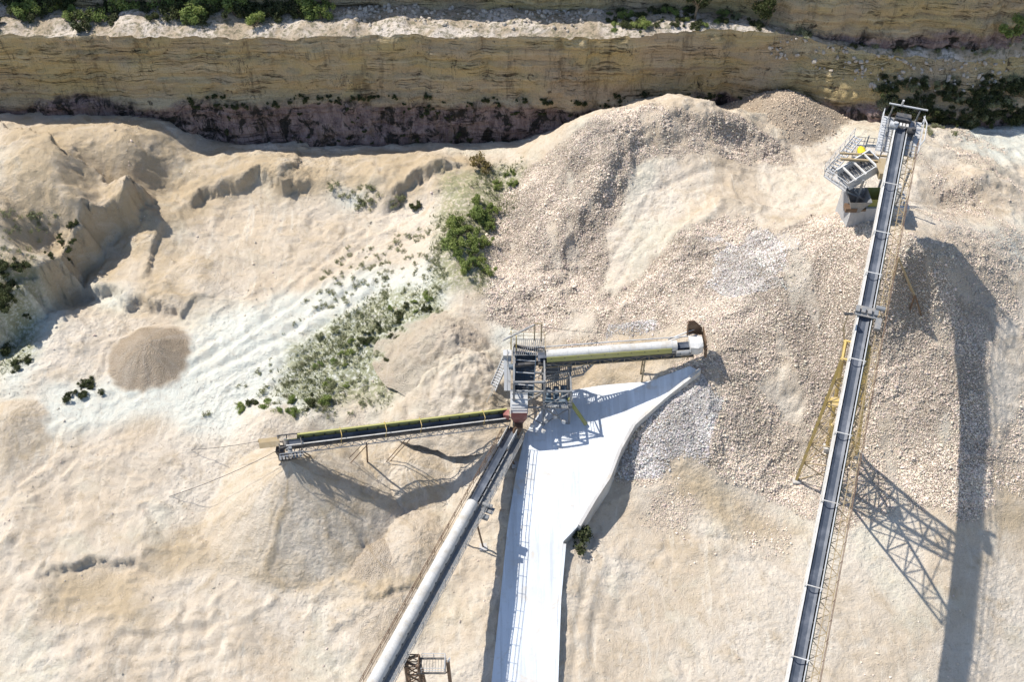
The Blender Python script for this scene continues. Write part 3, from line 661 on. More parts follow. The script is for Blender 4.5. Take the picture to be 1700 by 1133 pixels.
# finer stone on the far gravel heap
fxx, fyy, fzz = far
sel = rng.choice(fxx.size, 2600); p2 = np.stack([fxx.ravel()[sel], fyy.ravel()[sel], fzz.ravel()[sel]], 1)+np.concatenate([(rng.random((2600, 2))-.5)*.3, np.zeros((2600, 1))], 1)
stones('crushed_stone', p2, .06+.12*rng.random(2600), np.array([.50, .40, .30])*(.75+.4*rng.random((2600, 1))), 'loose stone covering the far rounded gravel heap')

# ------------------------------------------------------------------ CONVEYORS
UP = Vector((0, 0, 1))
class Line:
    def __init__(s, a, b):
        s.a = Vector(a); s.b = Vector(b); s.d = (s.b-s.a); s.L = s.d.length; s.d.normalize()
        s.s = s.d.cross(UP).normalized(); s.n = s.s.cross(s.d)
    def p(s, t, side=0, up=0): return s.a+s.d*t+s.s*side+s.n*up
    def ax(s): return (s.d, s.s, s.n)
    def rail(s, mb, t0, t1, side, up, w, h): return mb.box(s.p((t0+t1)/2, side, up), s.ax(), (t1-t0, w, h))
    def sheet(s, mb, t0, t1, prof, th=.03):
        """extrude an open profile of (side, up) points with thickness"""
        outer = list(prof); inner = [(a, b-th) for a, b in reversed(prof)]
        pr = outer+inner
        return mb.loft([[s.p(t0, a, b) for a, b in pr], [s.p(t1, a, b) for a, b in pr]])

def belt_parts(ln, root, w, t0=0.0, t1=None, carry=None, pitch=1.5, trough=.14, idle_mat='dark', spill=False):
    t1 = ln.L if t1 is None else t1; h = w/2
    mb = MB(); ln.sheet(mb, t0, t1, [(-h, trough), (-h*.45, 0), (h*.45, 0), (h, trough)]); mb.build('belt', M['belt'], root)
    mb = MB(); ln.rail(mb, t0, t1, 0, -.42, w, .03); mb.build('return_belt', M['belt'], root)
    k = int((t1-t0)/pitch)
    for i in range(1, k):
        t = t0+i*pitch; mb = MB()
        for sg in (-1, 1):
            ln.rail(mb, t-.05, t+.05, sg*(h+.12), .08, .06, .30)
            mb.tube(ln.p(t, sg*h*.45, -.09), ln.p(t, sg*(h+.1), .12), .055, 6)
            mb.box(ln.p(t, sg*(h+.19), .16), ln.ax(), (.16, .08, .10))
        mb.tube(ln.p(t, -h*.45, -.09), ln.p(t, h*.45, -.09), .055, 6)
        mb.build('idler', M[idle_mat], root)
def pulley(ln, root, t, w, r=.38, up=-.2):
    mb = MB().tube(ln.p(t, -w/2-.03, up), ln.p(t, w/2+.03, up), r, 20); mb.tube(ln.p(t, -w/2-.35, up), ln.p(t, w/2+.35, up), .07, 8)
    o = mb.build('pulley', M['dark'], root)
    for s_ in (-1, 1): MB().box(ln.p(t, s_*(w/2+.3), up), ln.ax(), (.34, .16, .26)).build('bearing', M['steel'], o)
    return o
def truss(ln, name, mat, root, t0, t1, side, up0, up1, bay, w=.09, rail_w=None):
    mb = MB(); ln.rail(mb, t0, t1, side, up0, rail_w or w, rail_w or w); ln.rail(mb, t0, t1, side, up1, rail_w or w, rail_w or w)
    t = t0; i = 0
    while t < t1-.1:
        e = min(t+bay, t1)
        mb.bar(ln.p(t, side, up0), ln.p(t, side, up1), w*.7)
        a, b = (up0, up1) if i % 2 == 0 else (up1, up0)
        mb.bar(ln.p(t, side, a), ln.p(e, side, b), w*.7); t = e; i += 1
    return mb.build(name, mat, root)
def handrail(ln, name, mat, root, t0, t1, side, up, h=1.05, post=1.6, r=.028):
    mb = MB()
    for k in (h, h*.55): mb.tube(ln.p(t0, side, up+k), ln.p(t1, side, up+k), r, 6)
    k = max(2, int((t1-t0)/post)+1)
    for i in range(k):
        t = t0+(t1-t0)*i/(k-1); mb.tube(ln.p(t, side, up), ln.p(t, side, up+h), r, 6)
    return mb.build(name, mat, root)
def walkway(ln, mat, root, t0, t1, s0, s1, up, pitch=.42, zig=1.6):
    """open catwalk: two edge angles, a middle one and rungs one can see the ground through"""
    mb = MB(); mid = (s0+s1)/2
    for s_ in (s0, mid, s1): ln.rail(mb, t0, t1, s_, up, .06, .08)
    t = t0; i = 0
    while t < t1-.05:
        ln.rail(mb, t, t+.035, mid, up+.045, abs(s1-s0), .02); t += pitch
    t = t0
    while t < t1-zig:
        mb.bar(ln.p(t, s0, up-.05), ln.p(t+zig/2, s1, up-.05), .05); mb.bar(ln.p(t+zig/2, s1, up-.05), ln.p(t+zig, s0, up-.05), .05); t += zig
    return mb.build('walkway', mat, root)
def cover(ln, mat, root, t0, t1, r, up, n=12, seg=None, name='cover', squash=1.0):
    """half-round sheet cover; made of overlapping lengths"""
    seg = seg or 2.4; t = t0; mb = MB(); i = 0
    while t < t1-.05:
        e = min(t+seg, t1); rr_ = r+(.012 if i % 2 else 0)
        pr = [(-rr_*math.cos(math.pi*k/n), up+squash*rr_*math.sin(math.pi*k/n)) for k in range(n+1)]
        pr = [(-rr_, up-.25)]+pr+[(rr_, up-.25)]
        inn = [(a*.965, b-.02) for a, b in reversed(pr)]
        mb.loft([[ln.p(q_, a, b) for a, b in pr+inn] for q_ in (t, e)]); t = e; i += 1
    o = mb.build(name, mat, root)
    sb = MB(); t = t0+seg
    while t < t1-.3:
        pr = [(-(r+.02)*math.cos(math.pi*k/n), up+squash*(r+.02)*math.sin(math.pi*k/n)) for k in range(n+1)]
        inn = [(a*.97, b-.015) for a, b in reversed(pr)]
        sb.loft([[ln.p(q_, a, b) for a, b in pr+inn] for q_ in (t-.03, t+.03)]); t += seg
    sb.build('seam_strap', M['galv'], o)
    return o

# ---- right: tall stacker conveyor
RA = Vector(at(1320, 1133, CAMZ+80*-(SP+((1133-566.5)/F)*CP))); RB = Vector(at(1497, 206, CAMZ+99.7*-(SP+((206-566.5)/F)*CP)))
R0 = Line(RA-(RB-RA).normalized()*14, RB)
def t_at(ln, py):
    lo, hi = 0., ln.L
    f = lambda t: project(*ln.p(t))[1]-py
    for _ in range(50):
        m_ = (lo+hi)/2
        if (f(m_) > 0) == (f(0) > 0): lo = m_
        else: hi = m_
    return lo
st_ = empty('stacker_conveyor', R0.p(R0.L*.5), 'longest and tallest conveyor, dark belt with white left edge, rising over the gravel stockpile', 'conveyor')
bw = .86
belt_parts(R0, st_, bw, pitch=1.45)
mb = MB(); R0.rail(mb, 0, R0.L, -(bw/2+.16), -.62, .05, 1.5); mb.build('side_sheet', M['white'], st_)
mb = MB(); R0.rail(mb, 0, R0.L, -(bw/2+.16), .22, .13, .10); mb.build('edge_rail', M['white'], st_)
mb = MB(); R0.rail(mb, 0, R0.L, (bw/2+.16), -.62, .05, 1.5); mb.build('side_sheet', M['steel'], st_)
mb = MB(); R0.rail(mb, 0, R0.L, (bw/2+.16), .22, .09, .09); mb.build('edge_rail', M['galv'], st_)
mb = MB(); R0.rail(mb, 0, R0.L, 0, -1.38, bw+.3, .05); mb.build('unseen_belly_plate', M['steel'], st_)
walkway(R0, M['tan'], st_, 0, R0.L-2, bw/2+.28, bw/2+1.30, -.35)
handrail(R0, 'handrail', M['rust'], st_, 0, R0.L-2, bw/2+1.32, -.3)
truss(R0, 'walkway_truss', M['olive'], st_, 0, R0.L-2, bw/2+.34, -1.3, -.4, 1.6, .07)
for py in (1096, 978, 838, 725, 603, 460, 392, 312):
    t = t_at(R0, py); mb = MB(); h = bw/2+.24
    mb.path([R0.p(t, -h, -.1), R0.p(t, -h, .75), R0.p(t, h, .75), R0.p(t, h, -.1)], .045); mb.build('hoop', M['white'], st_)
# drive station where the belt bends
t = t_at(R0, 522); ds = MB(); R0.rail(ds, t-.5, t+.5, 0, .45, 1.9, .16)
for s_ in (-.8, -.3, .25, .8): ds.box(R0.p(t, s_, .62), R0.ax(), (.5, .34, .35))
ds.box(R0.p(t-.9, 1.15, .3), R0.ax(), (1.1, .5, .5)); ds.tube(R0.p(t+.6, .7, .55), R0.p(t+.6, 1.5, .55), .22, 12)
for s_ in (-.9, .9): ds.bar(R0.p(t, s_, -.3), R0.p(t, s_, .5), .12)
ds.build('drive_unit', M['steel'], st_)
# head
T = R0.L
pulley(R0, st_, T-.2, bw, .42, -.28)
hf = MB()
for s_ in (-1.25, 1.25):
    hf.bar(R0.p(T-3.4, s_, -.3), R0.p(T+1.0, s_, -.3), .14, .2)
    for q_ in (-3.2, -1.4, .8): hf.bar(R0.p(T+q_, s_, -1.6), R0.p(T+q_, s_, 1.35 if q_ > .5 else .4), .12)
for q_ in (-3.2, -1.4, .8): hf.bar(R0.p(T+q_, -1.25, -.4), R0.p(T+q_, 1.25, -.4), .12)
hf.build('head_frame', M['steel'], st_)
hb = MB().bar(R0.p(T+.9, -1.7, 1.6), R0.p(T+.9, 1.9, 1.6), .12); hb.tube(R0.p(T+.9, -.55, 1.6), R0.p(T+.9, -.55, 2.4), .1, 8); hb.build('crossbar', M['galv'], st_)
gp = MB()
for s0_, s1_ in ((-1.9, -.75), (.75, 1.9)):
    R0.rail(gp, T-3.3, T+.9, (s0_+s1_)/2, -.42, s1_-s0_, .06)
    t = T-3.2
    while t < T+.9: R0.rail(gp, t, t+.05, (s0_+s1_)/2, -.36, s1_-s0_, .03); t += .3
gp.build('head_platform', M['galv'], st_)
for s_ in (-1.9, 1.9): handrail(R0, 'handrail', M['galv'], st_, T-3.3, T+.9, s_, -.35, 1.1, 1.0, .035)
mb = MB().path([R0.p(T+.6, 1.75, 1.0), R0.p(T-.2, 2.15, 1.0), R0.p(T-2.0, 2.2, .9), R0.p(T-2.6, 1.9, .7)], .06); mb.build('cable_loop', M['galv'], st_)
for s_, q_ in ((-.75, -.6), (.95, -.9)):
    mo = MB().tube(R0.p(T+q_, s_-.4, .45), R0.p(T+q_, s_+.35, .45), .30, 14); mo.box(R0.p(T+q_, s_, .12), R0.ax(), (.7, .6, .16)); mo.box(R0.p(T+q_, s_+.1, .8), R0.ax(), (.25, .3, .2)); mo.build('motor', M['dark' if s_ > 0 else 'galv'], st_)
mb = MB()
for s_ in (-.45, -.15, .15, .45): mb.box(R0.p(T-.5, s_, .52), R0.ax(), (.34, .2, .22))
mb.build('bearing_block', M['white'], st_)
mb = MB(); fr = [(-.75, .6), (.75, .6), (.75, -1.2), (-.75, -1.2)]
mb.loft([[R0.p(T+.05, a, b) for a, b in fr], [R0.p(T+1.0, a*.9, b-.2) for a, b in fr]]); mb.build('head_chute', M['dark'], st_)

# ---- supports of the stacker
def lattice_leg(mb, p, q, wa, wb, w=.12, bays=6, ax=(Vector((1, 0, 0)), Vector((0, 1, 0)))):
    p = Vector(p); q = Vector(q); cs = [(-1, -1), (1, -1), (1, 1), (-1, 1)]
    P_ = lambda c, k: p.lerp(q, k)+(ax[0]*c[0]+ax[1]*c[1])*(wa*(1-k)+wb*k)/2
    for c in cs: mb.bar(P_(c, 0), P_(c, 1), w)
    for i in range(bays):
        for a in range(4):
            c, d = cs[a], cs[(a+1) % 4]
            mb.bar(P_(c, (i+1)/bays), P_(d, (i+1)/bays), w*.6)
            if i % 2: mb.bar(P_(c, i/bays), P_(d, (i+1)/bays), w*.6)
            else: mb.bar(P_(d, i/bays), P_(c, (i+1)/bays), w*.6)
tw_t = t_at(R0, 575); top_c = R0.p(tw_t, 0, -1.5)
tower = empty('support_tower', (top_c.x, top_c.y, float(gz(top_c.x, top_c.y))), 'tall tapering yellow steel lattice tower holding up the long conveyor', 'tower')
feet = [HP(1322, 798), HP(1388, 806), HP(1424, 752), HP(1374, 742)]
tops = [R0.p(tw_t-.9, -1.05, -1.45), R0.p(tw_t-.9, 1.05, -1.45), R0.p(tw_t+.9, 1.05, -1.45), R0.p(tw_t+.9, -1.05, -1.45)]
for i, (a, b) in enumerate(zip(feet, tops)):
    MB().bar(a-Vector((0, 0, .4)), b, .27).build('leg', M['yellow'], tower)
for lv in range(6):
    mb = MB(); k0, k1 = lv/6, (lv+1)/6
    for i in range(4):
        j = (i+1) % 4
        p0, p1, q0, q1 = feet[i].lerp(tops[i], k0), feet[i].lerp(tops[i], k1), feet[j].lerp(tops[j], k0), feet[j].lerp(tops[j], k1)
        mb.bar(p1, q1, .10); mb.bar(p0, q1, .085); mb.bar(q0, p1, .085)
    mb.build('brace', M['tan'], tower)
mb = MB()
for i in range(4): mb.bar(tops[i], tops[(i+1) % 4], .16)
mb.build('top_frame', M['yellow'], tower)
for f_ in feet: MB().box(f_+Vector((0, 0, -.1)), ((1, 0, 0), (0, 1, 0), (0, 0, 1)), (.9, .9, .6)).build('footing', M['wall'], tower)
rk = [R0.p(t_at(R0, 700), -.8, -1.45), R0.p(t_at(R0, 700), .8, -1.45)]; rf = [feet[1], feet[2]]  # raker legs and their bracing are added to lengthen the tower's shadow
for a, b in zip(rf, rk): MB().bar(a-Vector((0, 0, .4)), b, .2).build('leg', M['yellow'], tower)
mb = MB()
for i in range(6):
    k0, k1 = i/6, (i+1)/6; a0, a1, b0, b1 = rf[0].lerp(rk[0], k0), rf[0].lerp(rk[0], k1), rf[1].lerp(rk[1], k0), rf[1].lerp(rk[1], k1)
    mb.bar(a1, b1, .1); mb.bar(a0, b1, .09); mb.bar(b0, a1, .09)
    c0, c1 = feet[1].lerp(tops[1], k0), feet[1].lerp(tops[1], k1); mb.bar(a1, c1, .08)
mb.build('brace', M['tan'], tower)
# small platform halfway and lamp mast on the outer legs
k = .58; pa = feet[0].lerp(tops[0], k); pb = feet[3].lerp(tops[3], k); mb = MB()
mb.box((pa+pb)/2+Vector((.5, 0, 0)), ((1, 0, 0), (0, 1, 0), (0, 0, 1)), (1.6, 1.2, .1))
mb.build('platform', M['yellow'], tower)
lp = R0.p(t_at(R0, 548), -1.6, -.2)
mb = MB().bar(tops[3].lerp(feet[3], .05), lp, .1).tube(lp-Vector((0, 0, .6)), lp+Vector((0, 0, 1.6)), .05, 8).build('lamp_mast', M['tan'], tower)
MB().box(lp+Vector((0, 0, 1.75)), ((1, 0, 0), (0, .8, -.6), (0, .6, .8)), (.75, .42, .18)).build('floodlight', M['dark'], tower)
# light strut pair right of the conveyor
stp = empty('strut_frame', HP(1510, 470), 'small rusty brown strut frame half buried in the stockpile right of the conveyor', 'strut')
a_ = V(1492, 428, float(HP(1492, 455).z)+2.2)
for q_, nm in (((1484, 462), 'leg'), ((1520, 492), 'leg')): MB().bar(a_, HP(*q_)-Vector((0, 0, .4)), .16).build(nm, M['tan'], stp)
b_ = V(1519, 490, HP(1519, 500).z+1.2)
for q_ in ((1511, 516), (1534, 527)): MB().bar(b_, HP(*q_)-Vector((0, 0, .4)), .14).build('leg', M['rust'], stp)
MB().bar(a_, b_, .12).build('tie_bar', M['tan'], stp)

X3 = ((1, 0, 0), (0, 1, 0), (0, 0, 1))
# ---- covered conveyor from the tower to the near edge
CA = Vector(at(853, 712, 5.2)); CB = None
for z_ in np.arange(60, 110, .05):
    r_ = z_; u = (622-850)/F; v = (1133-566.5)/F
    q_ = Vector((u*r_, (CP-v*SP)*r_, CAMZ-(SP+v*CP)*r_)); d_ = q_-CA; sl_ = math.degrees(math.atan2(d_.z, math.hypot(d_.x, d_.y)))
    if CB is None or abs(sl_-13.5) < best: CB, best = q_, abs(sl_-13.5)
C0L = Line(CA, CB+(CB-CA).normalized()*10)
cv = empty('covered_conveyor', C0L.p(C0L.L*.5), 'covered conveyor with white half-round hood running from the tower to the bottom edge', 'conveyor')
cw = .80
belt_parts(C0L, cv, cw, pitch=1.2)
tc = t_at(C0L, 838)
cover(C0L, M['hood'], cv, tc, C0L.L, .58, .12, seg=2.0)
for s_, mt in ((-1, 'steel'), (1, 'dark')):
    mb = MB(); C0L.rail(mb, 0, C0L.L, s_*(cw/2+.2), -.15, .10, .34); mb.build('stringer', M[mt], cv)
    truss(C0L, 'truss', M['steel'], cv, 0, C0L.L, s_*(cw/2+.2), -1.25, -.3, 1.5, .08)
mb = MB(); t = .5
while t < C0L.L: mb.bar(C0L.p(t, -(cw/2+.2), -1.25), C0L.p(t+.75, (cw/2+.2), -1.25), .06); mb.bar(C0L.p(t+.75, (cw/2+.2), -1.25), C0L.p(t+1.5, -(cw/2+.2), -1.25), .06); t += 1.5
mb.build('cross_brace', M['steel'], cv)
# facing down the conveyor its own right is the photo's left
walkway(C0L, M['steel'], cv, 1, C0L.L, -(cw/2+.3), -(cw/2+1.05), -.3, pitch=.4)
handrail(C0L, 'handrail', M['steel'], cv, 1, C0L.L, -(cw/2+1.05), -.25)
handrail(C0L, 'handrail', M['rust'], cv, 1, C0L.L, (cw/2+.62), -.25, .75, 1.6, .03)
mb = MB().tube(C0L.p(1, cw/2+.45, .1), C0L.p(C0L.L, cw/2+.45, .1), .03, 5); mb.build('pull_cord', M['rust'], cv)
mb = MB(); C0L.rail(mb, 0, C0L.L, 0, -1.3, cw+.5, .05); mb.build('unseen_belly_plate', M['steel'], cv)  # unseen plate, added to widen the shadow on the ramp
mb = MB(); C0L.rail(mb, 1, C0L.L, -(cw/2+.62), -.34, .62, .04); mb.build('walkway_shade_plate', M['steel'], cv)  # solid sheet added under the open rungs for an unbroken shadow
pulley(C0L, cv, .1, cw, .3)
mb = MB()
for s_ in (-1, 1): mb.box(C0L.p(2.0, s_*.55, .35), C0L.ax(), (3.0, .06, .55))
mb.build('skirt_board', M['white'], cv)
# take-up box and bent on the cover's upper end
t = tc-.4; tk = MB(); tk.box(C0L.p(t, -1.3, -.5), C0L.ax(), (.8, 1.7, .14)); tk.box(C0L.p(t+.9, -1.2, -.65), C0L.ax(), (.5, 1.5, .35))
tk.tube(C0L.p(t-.2, -.9, -.1), C0L.p(t-.2, -1.9, -.1), .22, 10); tk.build('take_up', M['steel'], cv)
for tt_, wd in ((tc+.6, 1.6), (3.0, 1.2)):
    q0 = C0L.p(tt_, -.7, -1.25); q1 = C0L.p(tt_, .7, -1.25)
    for q_, sg in ((q0, -1), (q1, 1)):
        e = q_+C0L.s*sg*.7; e.z = float(gz(e.x, e.y))-.3; MB().bar(q_, e, .14).build('leg', M['rust'], cv); MB().box(e+UP*.2, X3, (.8, .8, .5)).build('footing', M['wall'], cv)

# ---- lattice tower with ladder at the near edge
lt_c = C0L.p(t_at(C0L, 1072), -1.1, -1.2)
g0 = Vector((lt_c.x+.5, lt_c.y-.3, 0)); g0.z = float(gz(g0.x, g0.y))
lt = empty('ladder_tower', g0, 'rust brown lattice tower with caged ladder and side platform under the covered conveyor', 'tower')
ltop = Vector((g0.x, g0.y, C0L.p(t_at(C0L, 1085), 0, -1.3).z))
for sx, sy in ((-1, -1), (1, -1), (1, 1), (-1, 1)):
    MB().bar(g0+Vector((sx*.75, sy*.75, -.4)), ltop+Vector((sx*.55, sy*.55, 0)), .14).build('leg', M['rust'], lt)
mb = MB(); cs = [(-1, -1), (1, -1), (1, 1), (-1, 1)]
for i in range(7):
    for a in range(4):
        c, d = cs[a], cs[(a+1) % 4]; f = lambda c, k: g0.lerp(ltop, k)+Vector((c[0], c[1], 0))*(.75*(1-k)+.55*k)
        mb.bar(f(c, (i+1)/7), f(d, (i+1)/7), .08); mb.bar(f(c, i/7), f(d, (i+1)/7), .07); mb.bar(f(d, i/7), f(c, (i+1)/7), .07)
mb.build('brace', M['rust'], lt)
tc_ = t_at(C0L, 1085); mb = MB()
for dy in (-.5, .5): mb.bar(ltop+Vector((.6, dy, -.05)), C0L.p(tc_+dy, .55, -1.36), .18)
mb.build('cap_beam', M['rust'], lt)
pz = ltop.z-.6; pc = Vector((ltop.x+1.75, ltop.y-.2, pz)); X3 = ((1, 0, 0), (0, 1, 0), (0, 0, 1))
mb = MB()
for q_ in (-.65, .65): mb.bar(pc+Vector((-1.3, q_, 0)), pc+Vector((1.1, q_, 0)), .14)
for q_ in (-1.0, 1.1): mb.bar(pc+Vector((q_, -.65, 0)), pc+Vector((q_, .65, 0)), .12)
for i in range(9): mb.bar(pc+Vector((-1+i*.25, -.62, .04)), pc+Vector((-1+i*.25, .62, .04)), .03)
mb.build('platform', M['dark'], lt)
mb = MB()
cr = [Vector((-.9, .65, 0)), Vector((1.1, .65, 0)), Vector((1.1, -.65, 0)), Vector((-.9, -.65, 0))]
for a, b in zip(cr[:-1], cr[1:]):
    for h in (.55, 1.05): mb.tube(pc+a+UP*h, pc+b+UP*h, .028, 6)
for a in cr: mb.tube(pc+a, pc+a+UP*1.05, .03, 6)
mb.tube(pc+Vector((.1, .65, 0)), pc+Vector((.1, .65, 1.05)), .03, 6); mb.build('handrail', M['galv'], lt)
mb = MB()
for s_ in (-.22, .22): mb.tube(Vector((g0.x+1.1+s_, g0.y-.9, g0.z)), Vector((ltop.x+.8+s_, ltop.y-.85, pz+1.1)), .035, 6)
for i in range(26):
    k = i/26; a = Vector((g0.x+1.1, g0.y-.9, g0.z)).lerp(Vector((ltop.x+.8, ltop.y-.85, pz+1.1)), k); mb.tube(a-Vector((.22, 0, 0)), a+Vector((.22, 0, 0)), .02, 5)
mb.build('ladder', M['rust'], lt)
pg = Vector((pc.x+1.35, pc.y, 0)); pg.z = float(gz(pg.x, pg.y))-.3
mb = MB().bar(pg, Vector((pc.x+1.35, pc.y, pz+.9)), .24, .3); mb.bar(Vector((pc.x+1.35, pc.y, pz-1.2)), pc+Vector((1.1, -.65, 0)), .1); mb.build('post', M['rust'], lt)
mb = MB().tube(Vector((pc.x+1.35, pc.y, pz+.9)), Vector((pc.x+1.55, pc.y, pz+1.6)), .08, 8); mb.build('post_cap', M['galv'], lt)

# ---- left stacker conveyor
LA = Vector(at(846, 691, 6.4)); LB = Vector(at(474, 737, 10.9)); LL = Line(LA, LB)
lc = empty('stacker_conveyor', LL.p(LL.L*.5), 'shorter conveyor with yellow-green wind guard dropping sand on the fluted heap', 'conveyor')
lw = .62
belt_parts(LL, lc, lw, pitch=1.1)
# facing along it (to the photo's left) its own right is away from the viewer
mb = MB(); LL.sheet(mb, .4, LL.L-1.2, [(lw/2+.18, -.1), (lw/2+.30, .45), (lw/2+.16, .85), (lw/2-.15, 1.0)][::-1], .03); mb.build('wind_guard', M['lime'], lc)
mb = MB(); LL.rail(mb, 0, LL.L, lw/2+.2, -.25, .08, .36); mb.build('stringer', M['olive'], lc)
mb = MB(); LL.rail(mb, 0, LL.L, -(lw/2+.2), -.18, .08, .36); mb.build('stringer', M['dark'], lc)
mb = MB(); LL.rail(mb, 0, LL.L, -(lw/2+.12), .22, .10, .10); mb.build('edge_rail', M['white'], lc)
truss(LL, 'truss', M['galv'], lc, 0, LL.L, -(lw/2+.2), -1.15, -.3, 1.15, .075)
truss(LL, 'truss', M['steel'], lc, 0, LL.L, (lw/2+.2), -1.15, -.3, 1.15, .075)
mb = MB(); t = .3
while t < LL.L-1: mb.bar(LL.p(t, -(lw/2+.2), -1.15), LL.p(t+.6, lw/2+.2, -1.15), .05); mb.bar(LL.p(t+.6, lw/2+.2, -1.15), LL.p(t+1.2, -(lw/2+.2), -1.15), .05); t += 1.2
mb.build('cross_brace', M['steel'], lc)
for px in (798, 690, 632, 560):
    t = max(.5, min(LL.L-.5, (846-px)/372*LL.L)); mb = MB(); h = lw/2+.25
    mb.path([LL.p(t, -h, -.2), LL.p(t, -h, .95), LL.p(t, h, .95), LL.p(t, h, -.2)], .035); mb.build('hoop', M['yellow'], lc)
pulley(LL, lc, LL.L-.1, lw, .34, -.2)
T = LL.L
mb = MB()
for s_ in (-.75, .75):
    for q_ in (-1.5, -.2, .7): mb.bar(LL.p(T+q_, s_, .5), LL.p(T+q_, s_, -1.7), .09)
    for u_ in (.45, -.6, -1.65): mb.bar(LL.p(T-1.5, s_, u_), LL.p(T+.7, s_, u_), .09)
for q_ in (-1.5, .7):
    for u_ in (.45, -1.65): mb.bar(LL.p(T+q_, -.75, u_), LL.p(T+q_, .75, u_), .09)
mb.build('head_frame', M['dark'], lc)
mb = MB()
for i in range(7): LL.rail(mb, T-1.4+i*.33, T-1.2+i*.33, -1.15, -.55, .75, .05)
mb.build('head_platform', M['steel'], lc)
handrail(LL, 'handrail', M['galv'], lc, T-1.5, T+.8, -1.55, -.5, 1.0, .8, .03)
mo = MB().tube(LL.p(T-.3, -1.3, .1), LL.p(T-.3, -.6, .1), .24, 12); mo.box(LL.p(T-.3, -.9, .42), LL.ax(), (.3, .3, .18)); mo.build('motor', M['steel'], lc)
mb = MB(); dn = LL.p(T+.55, -.1, -.6)
rg = lambda c, w: [c+Vector((-w, -w, 0)), c+Vector((w, -w, 0)), c+Vector((w, w, 0)), c+Vector((-w, w, 0))]
mb.loft([rg(dn, .42), rg(dn-UP*1.1, .3), rg(dn-UP*2.0, .26)]); mb.build('drop_chute', M['dark'], lc)
mb = MB(); LL.sheet(mb, T+.6, T+2.6, [(.95, -.5), (.7, .35), (0, .6), (-.5, .4)][::-1], .04); mb.bar(LL.p(T+.4, .7, .2), LL.p(T+2.5, .7, .3), .08); mb.build('discharge_hood', M['tan'], lc)
for (px, py), (qx, qy), wd in (((602, 735), (610, 775), .14), ((596, 740), (566, 772), .07), ((606, 738), (560, 790), .07), ((668, 728), (632, 775), .07), ((676, 727), (640, 772), .07), ((500, 748), (545, 772), .10), ((496, 752), (540, 782), .10)):
    t = (846-px)/372*LL.L; MB().bar(LL.p(t, -(lw/2+.2), -1.0), HP(qx, qy)-Vector((0, 0, .3)), wd).build('strut', M['rust'], lc)
def wire(name, pts, label, mat='dark', r=.022, sag=.4):
    mb = MB(); out = []
    for a, b in zip(pts[:-1], pts[1:]):
        for i in range(9):
            k = i/8; out.append(Vector(a).lerp(Vector(b), k)-UP*sag*4*k*(1-k))
    mb.path(out, r, 5); return tag(mb.build(name, M[mat]), label, 'cable')
wire('guy_wire', [LL.p(T+.4, -.7, .3), HP(281, 826)+UP*.1], 'thin guy wire from the left conveyor head down to the sand, lower one', r=.03, sag=.5)
wire('guy_wire', [LL.p(T+.4, .7, .4), HP(318, 748)+UP*.1], 'thin guy wire from the left conveyor head down to the sand, upper one', r=.03, sag=.4)

# ---- centre conveyor to the grey gravel
EA = Vector(at(893, 592, 12.2)); EB = Vector(at(1152, 573, 13.2)); EL = Line(EA, EB)
ec = empty('stacker_conveyor', EL.p(EL.L*.5), 'level conveyor with pale hood and yellow-green skirt between the screening tower and the grey gravel', 'conveyor')
ew = .8
belt_parts(EL, ec, ew, pitch=1.4)
cover(EL, M['hood'], ec, .9, EL.L-1.8, .56, .12, seg=2.2)
mb = MB(); EL.rail(mb, 0, EL.L, 0, -1.3, 1.2, .05); mb.build('unseen_belly_plate', M['steel'], ec)  # unseen plate added to broaden this conveyor's shadow
mb = MB(); EL.rail(mb, .9, EL.L-2.4, .60, .02, .05, .80); mb.build('skirt', M['lime'], ec)
mb = MB(); EL.rail(mb, 0, EL.L, .62, -.58, .08, .26); mb.build('stringer', M['dark'], ec)
mb = MB(); EL.rail(mb, 0, EL.L, -.62, -.4, .08, .3); mb.build('stringer', M['steel'], ec)
mb = MB().tube(EL.p(.5, -.95, .35), EL.p(EL.L-.5, -.95, .35), .06, 8); mb.build('cable_tray', M['galv'], ec)
truss(EL, 'truss', M['tan'], ec, 0, EL.L, .58, -1.25, -.6, 1.3, .08)
truss(EL, 'truss', M['steel'], ec, 0, EL.L, -.58, -1.25, -.6, 1.3, .08)
pulley(EL, ec, EL.L-.1, ew, .36, -.2)
T = EL.L
mb = MB(); pr = lambda q_, a: [EL.p(q_, -a, -.5), EL.p(q_, a, -.5), EL.p(q_, a, .55), EL.p(q_, a*.5, .8), EL.p(q_, -a*.5, .8), EL.p(q_, -a, .55)]
mb.loft([pr(T-.5, .8), pr(T+.3, .95), pr(T+.85, .7)]); mb.build('head_box', M['white'], ec)
mb = MB(); fr = [(T-.55, .35), (T+1.1, -.1), (T+1.0, 1.1), (T+.1, 2.3), (T-.5, 2.3)]
mb.loft([[EL.p(q_, -1.35, u_) for q_, u_ in fr], [EL.p(q_, -1.45, u_) for q_, u_ in fr]])
mb.box(EL.p(T-.55, -1.2, 1.3), EL.ax(), (.12, .4, 2.0)); mb.build('splash_plate', M['rust'], ec)
mb = MB(); mb.box(EL.p(T+1.15, -.5, .1), EL.ax(), (.1, 2.0, 2.0)); mb.box(EL.p(T+1.2, .5, -.6), EL.ax(), (.22, .5, 1.5)); mb.build('splash_plate', M['rust'], ec)
mb = MB(); mb.box(EL.p(T-1.2, .85, -.15), EL.ax(), (1.5, .35, .5)); mb.tube(EL.p(T-1.5, 1.0, .0), EL.p(T-.7, 1.0, .0), .25, 12); mb.build('motor', M['steel'], ec)
mb = MB().bar(EL.p(T-2.6, -.9, .1), EL.p(T+.2, -1.4, .9), .1); mb.bar(EL.p(T-2.6, -1.0, -.3), EL.p(T+.2, -1.4, .3), .1); mb.build('stay', M['galv'], ec)
t = (1071-893)/259*EL.L
